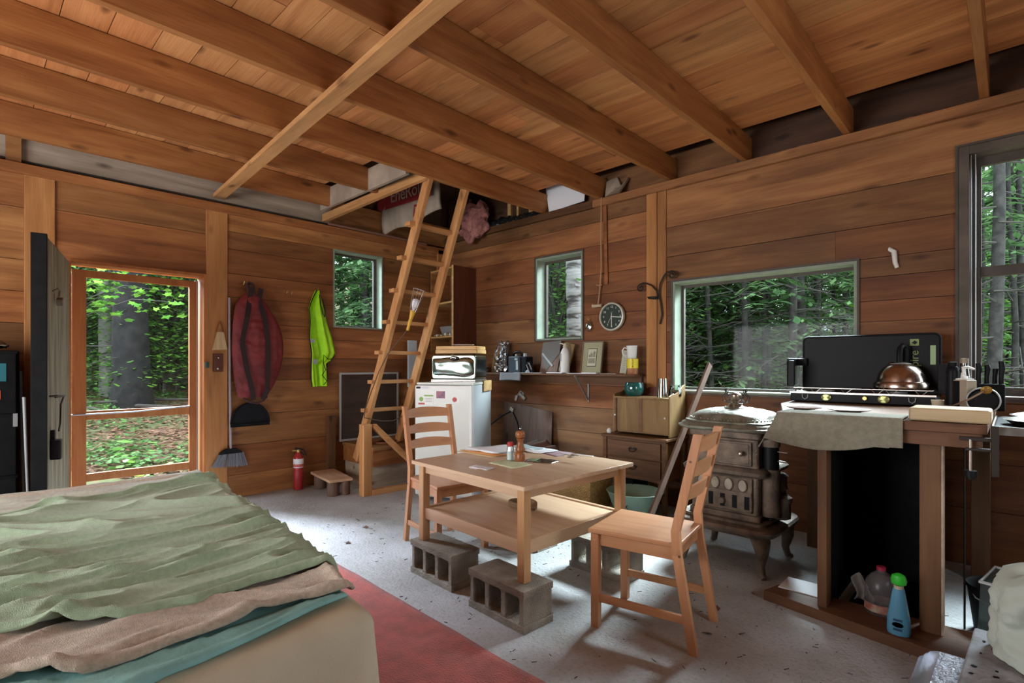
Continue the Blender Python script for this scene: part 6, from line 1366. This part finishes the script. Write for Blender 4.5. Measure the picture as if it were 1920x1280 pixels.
# mats, towel, boards on the counter
for k, (x, y, r_, mt, lb) in enumerate(((4.30, -1.13, .075, plain('woven_mat', (.20,.12,.10), .9, var=.3, scale=60, bump=.6), 'round dark woven mat on the towel at the left of the counter'), (4.50, -1.13, .085, plain('brown_plate', (.24,.16,.13), .5), 'flat brown plate beside the woven mat on the towel'))):
    b = MB(); b.lathe([(0, 0), (r_*.6, 0), (r_, .008), (r_, .011), (r_*.62, .005), (0, .004)], (x, y, CT+.010), 40, sx=1.1); tag(b.build(['woven_mat', 'plate'][k], mt), lb, ['mat', 'plate'][k])
def tw(u, v):
    # towel lying on the front of the top, hanging over the edge; corner drops at the left
    x = 4.245+.50*u; ye = -1.385+.03*u; L_ = .17+.045*math.sin(PI*min(1, u*1.25))*(1)+.0*u; s_ = v*(L_+.20)-.20
    if s_ < 0: return (x, ye-s_*1.0, CT+.005)
    q = min(s_/.012, PI/2); hang = max(0, s_-.018)
    return (x-(.05*(1-u)**3)*hang*8, ye-.009*math.sin(q)-.006*math.sin(u*22)*min(1, hang*8)*.6, CT+.005-.010*(1-math.cos(q))-hang*(.75 if u > .9 else .78))
b = MB(); b.grid(tw, 60, 46); tag(b.build('grey_towel', plain('grey_green_towel', (.25,.23,.17), .95, var=.12, scale=40, bump=.7, bscale=260, sheen=.3), ang=180, thick=.006), 'grey-green towel hanging over the front of the counter', 'towel')
b = MB(); b.grid(lambda u, v: (4.255-.10*v-.01*u*0, -1.385+.30*u, CT+.008-.12*v-.06*v*(1-u)+.01*math.sin(u*8)*v), 20, 14); tag(b.build('towel_corner', plain('grey_green_towel2', (.25,.23,.17), .95, var=.12, scale=40, bump=.7, bscale=260, sheen=.3), ang=180, thick=.006), 'towel corner drooping off the left end of the counter', 'towel')
b = MB(); b.rbox((4.895, -1.245, CT+.030), (.265, .20, .056), .012); q = b.build('chopping_block', wood('pale_maple', (.38,.27,.15), (.48,.36,.21), (.56,.43,.27), 'X', knots=0, var=.02, rough=.5), bevel=.010, seg=3); tag(q, 'thick pale wooden chopping block at the right front of the counter', 'chopping board')
# bottles and tins right of the stove
o = thing('black_thermos', 'tall black bottle standing against the right end of the camp stove', 'bottle', (4.845, -.36, CT)); b = MB(); b.lathe([(0, 0), (.030, 0), (.031, .20), (.026, .225), (.018, .235)], n=24); b.build('body', M['blackm'], o); b = MB(); b.lathe([(.020, .23), (.021, .255), (0, .258)], n=20); b.build('cap', M['black'], o)
o = thing('soap_pump', 'clear pump bottle with white pump head behind the square tin', 'bottle', (4.90, -.52, CT)); b = MB(); b.lathe([(0, 0), (.032, 0), (.034, .12), (.028, .15), (.014, .17)], n=24); b.build('bottle', M['clearp'], o)
b = MB(); b.cyl((0,0,.165), (0,0,.20), .013, .010).tube([(0,0,.20), (0,0,.225), (.02,-.01,.228), (.045,-.02,.218)], [.006,.010,.008,.005], 8); b.build('pump', M['white'], o)
o = thing('tall_clear_bottle', 'narrow clear bottle with tan cap behind the pump bottle', 'bottle', (4.895, -.36, CT)); b = MB(); b.lathe([(0, 0), (.026, 0), (.028, .16), (.02, .21), (.018, .25)], n=24); b.build('bottle', M['clearp'], o); b = MB(); b.lathe([(.019, .25), (.019, .275), (0, .276)], n=20); b.build('cap', plain('tan_cap', (.30,.24,.18), .5), o)
o = thing('square_tin', 'rectangular tin with dark and beige printed sides on the counter', 'tin', (4.915, -.70, CT), -.75); b = MB(); b.box(-.038, .038, -.026, .026, 0, .165); b.build('body', plain('beige_tin', (.36,.31,.24), .5), o, bevel=.003)
b = MB(); b.box(-.0385, -.002, -.0268, -.026, .004, .16).box(-.0388, -.038, -.026, .026, .004, .16); b.build('dark_label', M['black'], o); b = MB(); b.box(-.03, .03, -.02, .02, .165, .172).cyl((0,0,.17), (0,0,.185), .013); b.build('cap', M['white'], o)
b = MB()
for k in range(5): b.box(.004, .034, -.0272, -.0262, .03+.025*k, .034+.025*k)
b.build('print_lines', M['gray'], o)
o = thing('small_cup', 'small pale paper cup between stove and tin', 'cup', (4.80, -.60, CT)); b = MB(); b.lathe([(0, 0), (.02, 0), (.028, .055), (.025, .055), (.018, .004)], n=22); b.build('cup', M['sheetbeige'], o)
o = thing('steel_ladle', 'steel ladle lying across the tin and the black pan', 'ladle', (0,0,0)); b = MB(); b.tube([(4.80, -.72, CT+.03), (4.87, -.78, CT+.035), (4.93, -.80, CT+.07), (4.99, -.80, CT+.115)], .005, 8); b.build('handle', M['steel'], o); b = MB(); b.lathe([(0, -.018), (.018, -.012), (.022, 0), (.020, 0), (.015, -.010), (0, -.015)], (4.998, -.80, CT+.122), 20, m=Matrix.Rotation(.9, 3, 'X')); b.build('bowl', M['brass'], o)
o = thing('black_pan', 'small black frying pan standing on edge with a steel rim', 'pan', (4.985, -.74, CT)); o.scale = (.8, .8, .8); T3 = Matrix.Rotation(R(78), 3, 'X')
b = MB(); b.lathe([(0, 0), (.070, 0), (.078, .022), (.074, .022), (.066, .004), (0, .004)], (0, 0, .080), 36, m=T3); b.build('dish', M['blackm'], o); b = MB(); b.tube([T3 @ Vector((.077*math.cos(k*PI/12), .077*math.sin(k*PI/12), .022))+Vector((0,0,.080)) for k in range(24)], .005, 6, closed=True); b.build('rim', M['galv'], o)
o = thing('knife_block', 'dark knife block with black handles on the window sill end of the counter', 'knife block', (5.00, -.40, CT)); b = MB(); b.box(-.06, .06, -.05, .05, 0, .14); b.build('block', M['black'], o, bevel=.006)
for k, (x, y, z1) in enumerate(((-.045, -.02, .25), (-.012, .02, .24), (.045, -.02, .26), (.02, .02, .20))):
    b = MB(); b.tube([(x, y, .135), (x, y, .18), (x+.004, y, .22), (x, y, z1)], [.011, .010, .013, .011], 10); b.build('handle', M['blackm'], o)
# clamp-on table with pans, right of the counter
o = thing('camp_side_table', 'black folding side table with steel edge at the right frame edge', 'table', (0,0,0)); b = MB(); b.box(5.03, 5.70, -1.15, -.45, CT-.055, CT-.025); b.build('top', M['blackm'], o, bevel=.006)
b = MB(); b.box(5.025, 5.705, -1.156, -1.150, CT-.055, CT-.020).box(5.024, 5.030, -1.15, -.45, CT-.055, CT-.020); b.build('steel_edge', M['steel'], o)
for x, y in ((5.30, -1.12), (5.67, -1.12), (5.30, -.48), (5.67, -.48)): b = MB(); b.box(x-.012, x+.012, y-.012, y+.012, 0, CT-.055); b.build('leg', M['blackm'], o)
for k, (x, y, r_) in enumerate(((5.21, -.93, .15), (5.22, -.62, .14))):
    b = MB(); b.lathe([(0, 0), (r_*.8, 0), (r_, .022), (r_+.005, .024), (r_-.004, .026), (r_*.6, .040), (0, .046)], (x, y, CT-.025), 44); tag(b.build('pan_lid', M['steel']), ['nearer steel pan lid on the black side table', 'farther steel pan lid on the black side table'][k], 'lid')
o = thing('c_clamp', 'metal screw clamp gripping the right front corner of the counter', 'clamp', (0,0,0))
b = MB(); b.box(4.93, 5.045, -1.365, -1.35, CT-.065, CT-.050).box(5.028, 5.05, -1.372, -1.346, CT-.20, CT+.0).box(4.95, 5.03, -1.366, -1.352, CT-.105, CT-.093); b.build('frame', M['wrought'], o, bevel=.002)
b = MB(); b.cyl((4.965, -1.36, CT-.06), (4.965, -1.36, CT-.19), .006, n=12); b.build('screw', M['steel'], o); b = MB(); b.cyl((4.965, -1.36, CT-.21), (4.965, -1.36, CT-.185), .021, n=14).cyl((4.965, -1.36, CT-.22), (4.965, -1.36, CT-.205), .012, n=12); b.build('knob', M['blackm'], o)
b = MB(); b.tube([(4.93, -1.02, .0), (4.93, -1.01, CT-.045)], .004, 8); tag(b.build('steel_rod', M['wrought']), 'thin upright steel rod just right of the counter posts', 'rod')
# under the counter
o = thing('water_jug', 'clear plastic water jug with red cap under the counter', 'jug', (4.645, -1.21, .05))
b = MB(); b.rbox((0, 0, .0), (.13, .13, .001), .03) if False else b.lathe([(0, 0), (.062, 0), (.066, .01), (.066, .11), (.060, .145), (.040, .175), (.018, .190), (.016, .20)], n=28); b.build('body', plain('cloudy_plastic', (.20,.195,.205), .25, alpha=.42), o)
b = MB(); b.tube([(.045, -.03, .165), (.07, -.05, .15), (.074, -.052, .11), (.060, -.043, .085)], .010, 8); b.build('handle', plain('cloudy_plastic2', (.22,.21,.22), .25, alpha=.6), o)
b = MB(); b.lathe([(.019, .195), (.019, .212), (0, .213)], n=20); b.build('cap', plain('crimson_cap', (.30,.02,.05), .4), o)
b = MB(); b.lathe([(.0668, .015), (.0668, .05)], n=28, cap=False); b.build('label', plain('red_paper_label', (.35,.05,.03), .5, col2=(.45,.38,.30), scale=26), o)
o = thing('spray_bottle', 'light blue cleaner bottle with bright green cap under the counter', 'bottle', (4.735, -1.395, .05)); o.scale = (1.1, 1.1, 1.12)
b = MB(); b.lathe([(0, 0), (.034, 0), (.037, .01), (.036, .06), (.028, .11), (.021, .155), (.017, .175)], n=28, sx=1.05, sy=.75); b.build('body', plain('sky_blue_plastic', (.10,.32,.50), .3), o)
b = MB(); b.lathe([(.016, .172), (.016, .185)], n=18); b.build('collar', M['sheetbeige'], o)
b = MB(); b.lathe([(.010, .182), (.024, .19), (.027, .205), (.022, .222), (.008, .23), (0, .23)], n=12, sx=1, sy=.8); b.build('cap', plain('bright_green', (.03,.48,.03), .4), o)
b = MB(); b.box(-.014, .014, -.0295, -.026, .02, .028).box(-.014, .014, -.0295, -.026, .055, .063); b.build('label_bars', plain('navy_print', (.02,.06,.16), .5), o)
b = MB(); b.lathe([(0, 0), (.016, 0)], (0, -.0292, .042), 18, m=Matrix.Rotation(PI/2, 3, 'X'), sx=1.1, sy=.6); b.build('label_oval', M['white'], o)
b = MB(); b.grid(lambda u, v: (4.53+.075*u+.012*math.sin(v*5), -1.17+.06*math.sin(u*5)*.5, .06+.13*v*(1-.5*abs(u-.35))), 12, 12); tag(b.build('crumpled_paper_bag', plain('grey_bag', (.22,.20,.18), .6), ang=180, thick=.003), 'crumpled translucent bag left of the water jug', 'bag')
o = thing('black_bucket', 'black bucket on the floor right of the counter posts', 'bucket', (5.06, -.98, 0)); b = MB(); b.lathe([(0, 0), (.10, 0), (.125, .20), (.13, .20), (.128, .215), (.12, .20), (.095, .01), (0, .01)], n=36); b.build('pail', M['black'], o); b = MB(); b.tube([(-.125, 0, .20), (-.09, -.09, .17), (.0, -.135, .15), (.09, -.09, .17), (.125, 0, .20)], .003, 6); b.build('handle', M['gray'], o)
o = thing('clear_file_box', 'dark clear plastic box behind the paper bag at lower right', 'box', (5.07, -1.57, .05)); b = MB()
b.hexa([(-.075, -.10, .15), (.16, -.16, .15), (.20, .06, .15), (-.04, .12, .15), (-.065, -.10, .38), (.17, -.16, .38), (.21, .06, .38), (-.03, .12, .38)]); b.build('box_body', plain('dark_clear_plastic', (.03,.05,.05), .15, alpha=.75), o, bevel=.006)
b = MB(); b.tube([(-.065, -.10, .38), (.17, -.16, .38), (.21, .06, .38), (-.03, .12, .38)], .006, 6, closed=True); b.build('rim', M['galv'], o)
b = MB(); b.box(4.99, 5.45, -1.80, -1.40, 0, .198); tag(b.build('storage_crate', M['black'], bevel=.01), 'black crate on the floor under the dark clear plastic box', 'crate')
# ------------------------------------------------------------------ ornate nickel stove top in the lower right corner
o = thing('cook_stove', 'embossed silvery cast stove top in the lower right corner', 'stove', (5.165, -2.79, 0), -.02)
loft([(.50, .80, .03, 0), (.50, .80, .03, .40)], M['black'], 'cabinet', o)
emb, nt, eb = newmat('embossed_nickel'); L = nt.links.new; N = nt.nodes.new
eb.inputs['Base Color'].default_value = (.46, .47, .54, 1); setb(eb, metal=.9, rough=.33)
tc = N('ShaderNodeTexCoord'); nz = N('ShaderNodeTexNoise'); nz.inputs['Scale'].default_value = 75; nz.inputs['Detail'].default_value = 2; nz.inputs['Distortion'].default_value = 1.5; bpn = N('ShaderNodeBump'); bpn.inputs['Distance'].default_value = .02; bpn.inputs['Strength'].default_value = 1
L(tc.outputs['Object'], nz.inputs['Vector']); L(nz.outputs['Fac'], bpn.inputs['Height']); L(bpn.outputs[0], eb.inputs['Normal']); M['emb'] = emb
loft([(.50, .80, .03, .40), (.53, .83, .04, .412), (.53, .83, .04, .422), (.50, .80, .03, .428), (.505, .805, .03, .436), (.48, .78, .03, .440), (.485, .785, .03, .448), (.455, .755, .03, .452)], plain('polished_nickel', (.48,.47,.56), .25, metal=.9), 'ribbed_rim', o, ang=50)
b = MB(); b.box(-.22, .22, -.37, .37, .452, .456); b.build('embossed_plate', M['emb'], o)
b = MB(); b.tube([(.05*math.cos(k*PI/10)*1.0-.09, .07*math.sin(k*PI/10)-.02, .459) for k in range(20)], .006, 6, closed=True); b.build('lid_ring', plain('purple_nickel', (.30,.22,.36), .3, metal=.8), o)
q = MB(); q.box(-.06, .065, -.42, .36, .458, .50); s_ = q.build('dusty_slab', plain('dusty_grey_slab', (.27,.27,.30), .75, col2=(.15,.145,.155), scale=16, bump=.5), bevel=.006); s_.location = (5.06, -2.66, 0); s_.rotation_euler = (0, 0, -.04); tag(s_, 'dusty grey rectangular slab lying on the embossed stove top', 'slab')
random.seed(8); b = MB()
for k in range(14): b.cbox((5.06+random.uniform(-.045, .05), -2.66+random.uniform(-.3, .3), .5015), (random.uniform(.004, .011), random.uniform(.003, .007), .002), Matrix.Rotation(random.random()*3, 3, 'Z'))
tag(b.build('charcoal_crumbs', M['black']), 'black crumbs scattered over the grey slab', 'crumbs', kind='stuff')
def pbg(u, v):
    a = 2*PI*u; r_ = .115*(1-.25*v)+.02*mn.noise(Vector((math.cos(a)*2, math.sin(a)*2, v*4)))+.008*mn.noise(Vector((math.cos(a)*7, math.sin(a)*7, v*11)))
    if v > .86: r_ *= max(.02, (1-v)/.14)**.5
    return (5.148+r_*.85*math.cos(a)-.02*v, -2.40+r_*math.sin(a), .502+.21*v+.012*math.sin(a*3)*v)
b = MB(); b.grid(pbg, 60, 50, closeu=True); tag(b.build('white_paper_bag', plain('greenish_white_paper', (.40,.45,.40), .8, var=.05, bump=.4, bscale=30), ang=180), 'crumpled greenish-white bag standing on the grey slab at lower right', 'bag')
b = MB(); b.grid(lambda u, v: (5.13+.22*u, -2.62+.10*v+.02*math.sin(u*8), .503+.08*abs(mn.noise(Vector((u*4, v*4, 2))))), 16, 12); tag(b.build('yellow_cloth', plain('yellow_green_cloth', (.30,.28,.09), .9, col2=(.14,.12,.05), scale=30), ang=180, thick=.006), 'yellow-green patterned cloth under the paper bag', 'cloth')
# debris on the floor
random.seed(12)
for k, (x, y) in enumerate(((1.45, -2.05), (1.85, -2.35), (1.62, -2.12), (4.05, -1.62), (4.22, -1.75), (4.12, -1.86))):
    a = random.uniform(0, 6); b = MB(); b.prism([(x, y, .001), (x+.03*math.cos(a), y+.03*math.sin(a), .001), (x+.045*math.cos(a+.5), y+.045*math.sin(a+.5), .008), (x+.02*math.cos(a+1.1), y+.02*math.sin(a+1.1), .012)], (0, 0, .003))
    tag(b.build('dry_leaf', plain('dry_leaf_%d' % k, (.13,.06,.04), .9)), ['dry brown leaf on the floor near the bed corner', 'dark dry leaf between bed and table blocks', 'small dry leaf on the bright floor', 'dry crumb left of the counter base plank', 'dry crumb in front of the counter base plank', 'dry crumb nearest the camera beside the counter'][k], 'leaf')
random.seed(14); b = MB()
for k in range(420):
    x = random.uniform(1.2, 5.0); y = random.uniform(-3.2, -.9); a = random.uniform(0, 3.1); l = random.uniform(.004, .028)
    b.cbox((x, y, .0015), (l, random.uniform(.0015, .004), .002), Matrix.Rotation(a, 3, 'Z'))
tag(b.build('floor_grit', plain('dark_grit', (.07,.055,.045), .9)), 'scattered bits of bark and grit on the concrete floor', 'grit', kind='stuff')
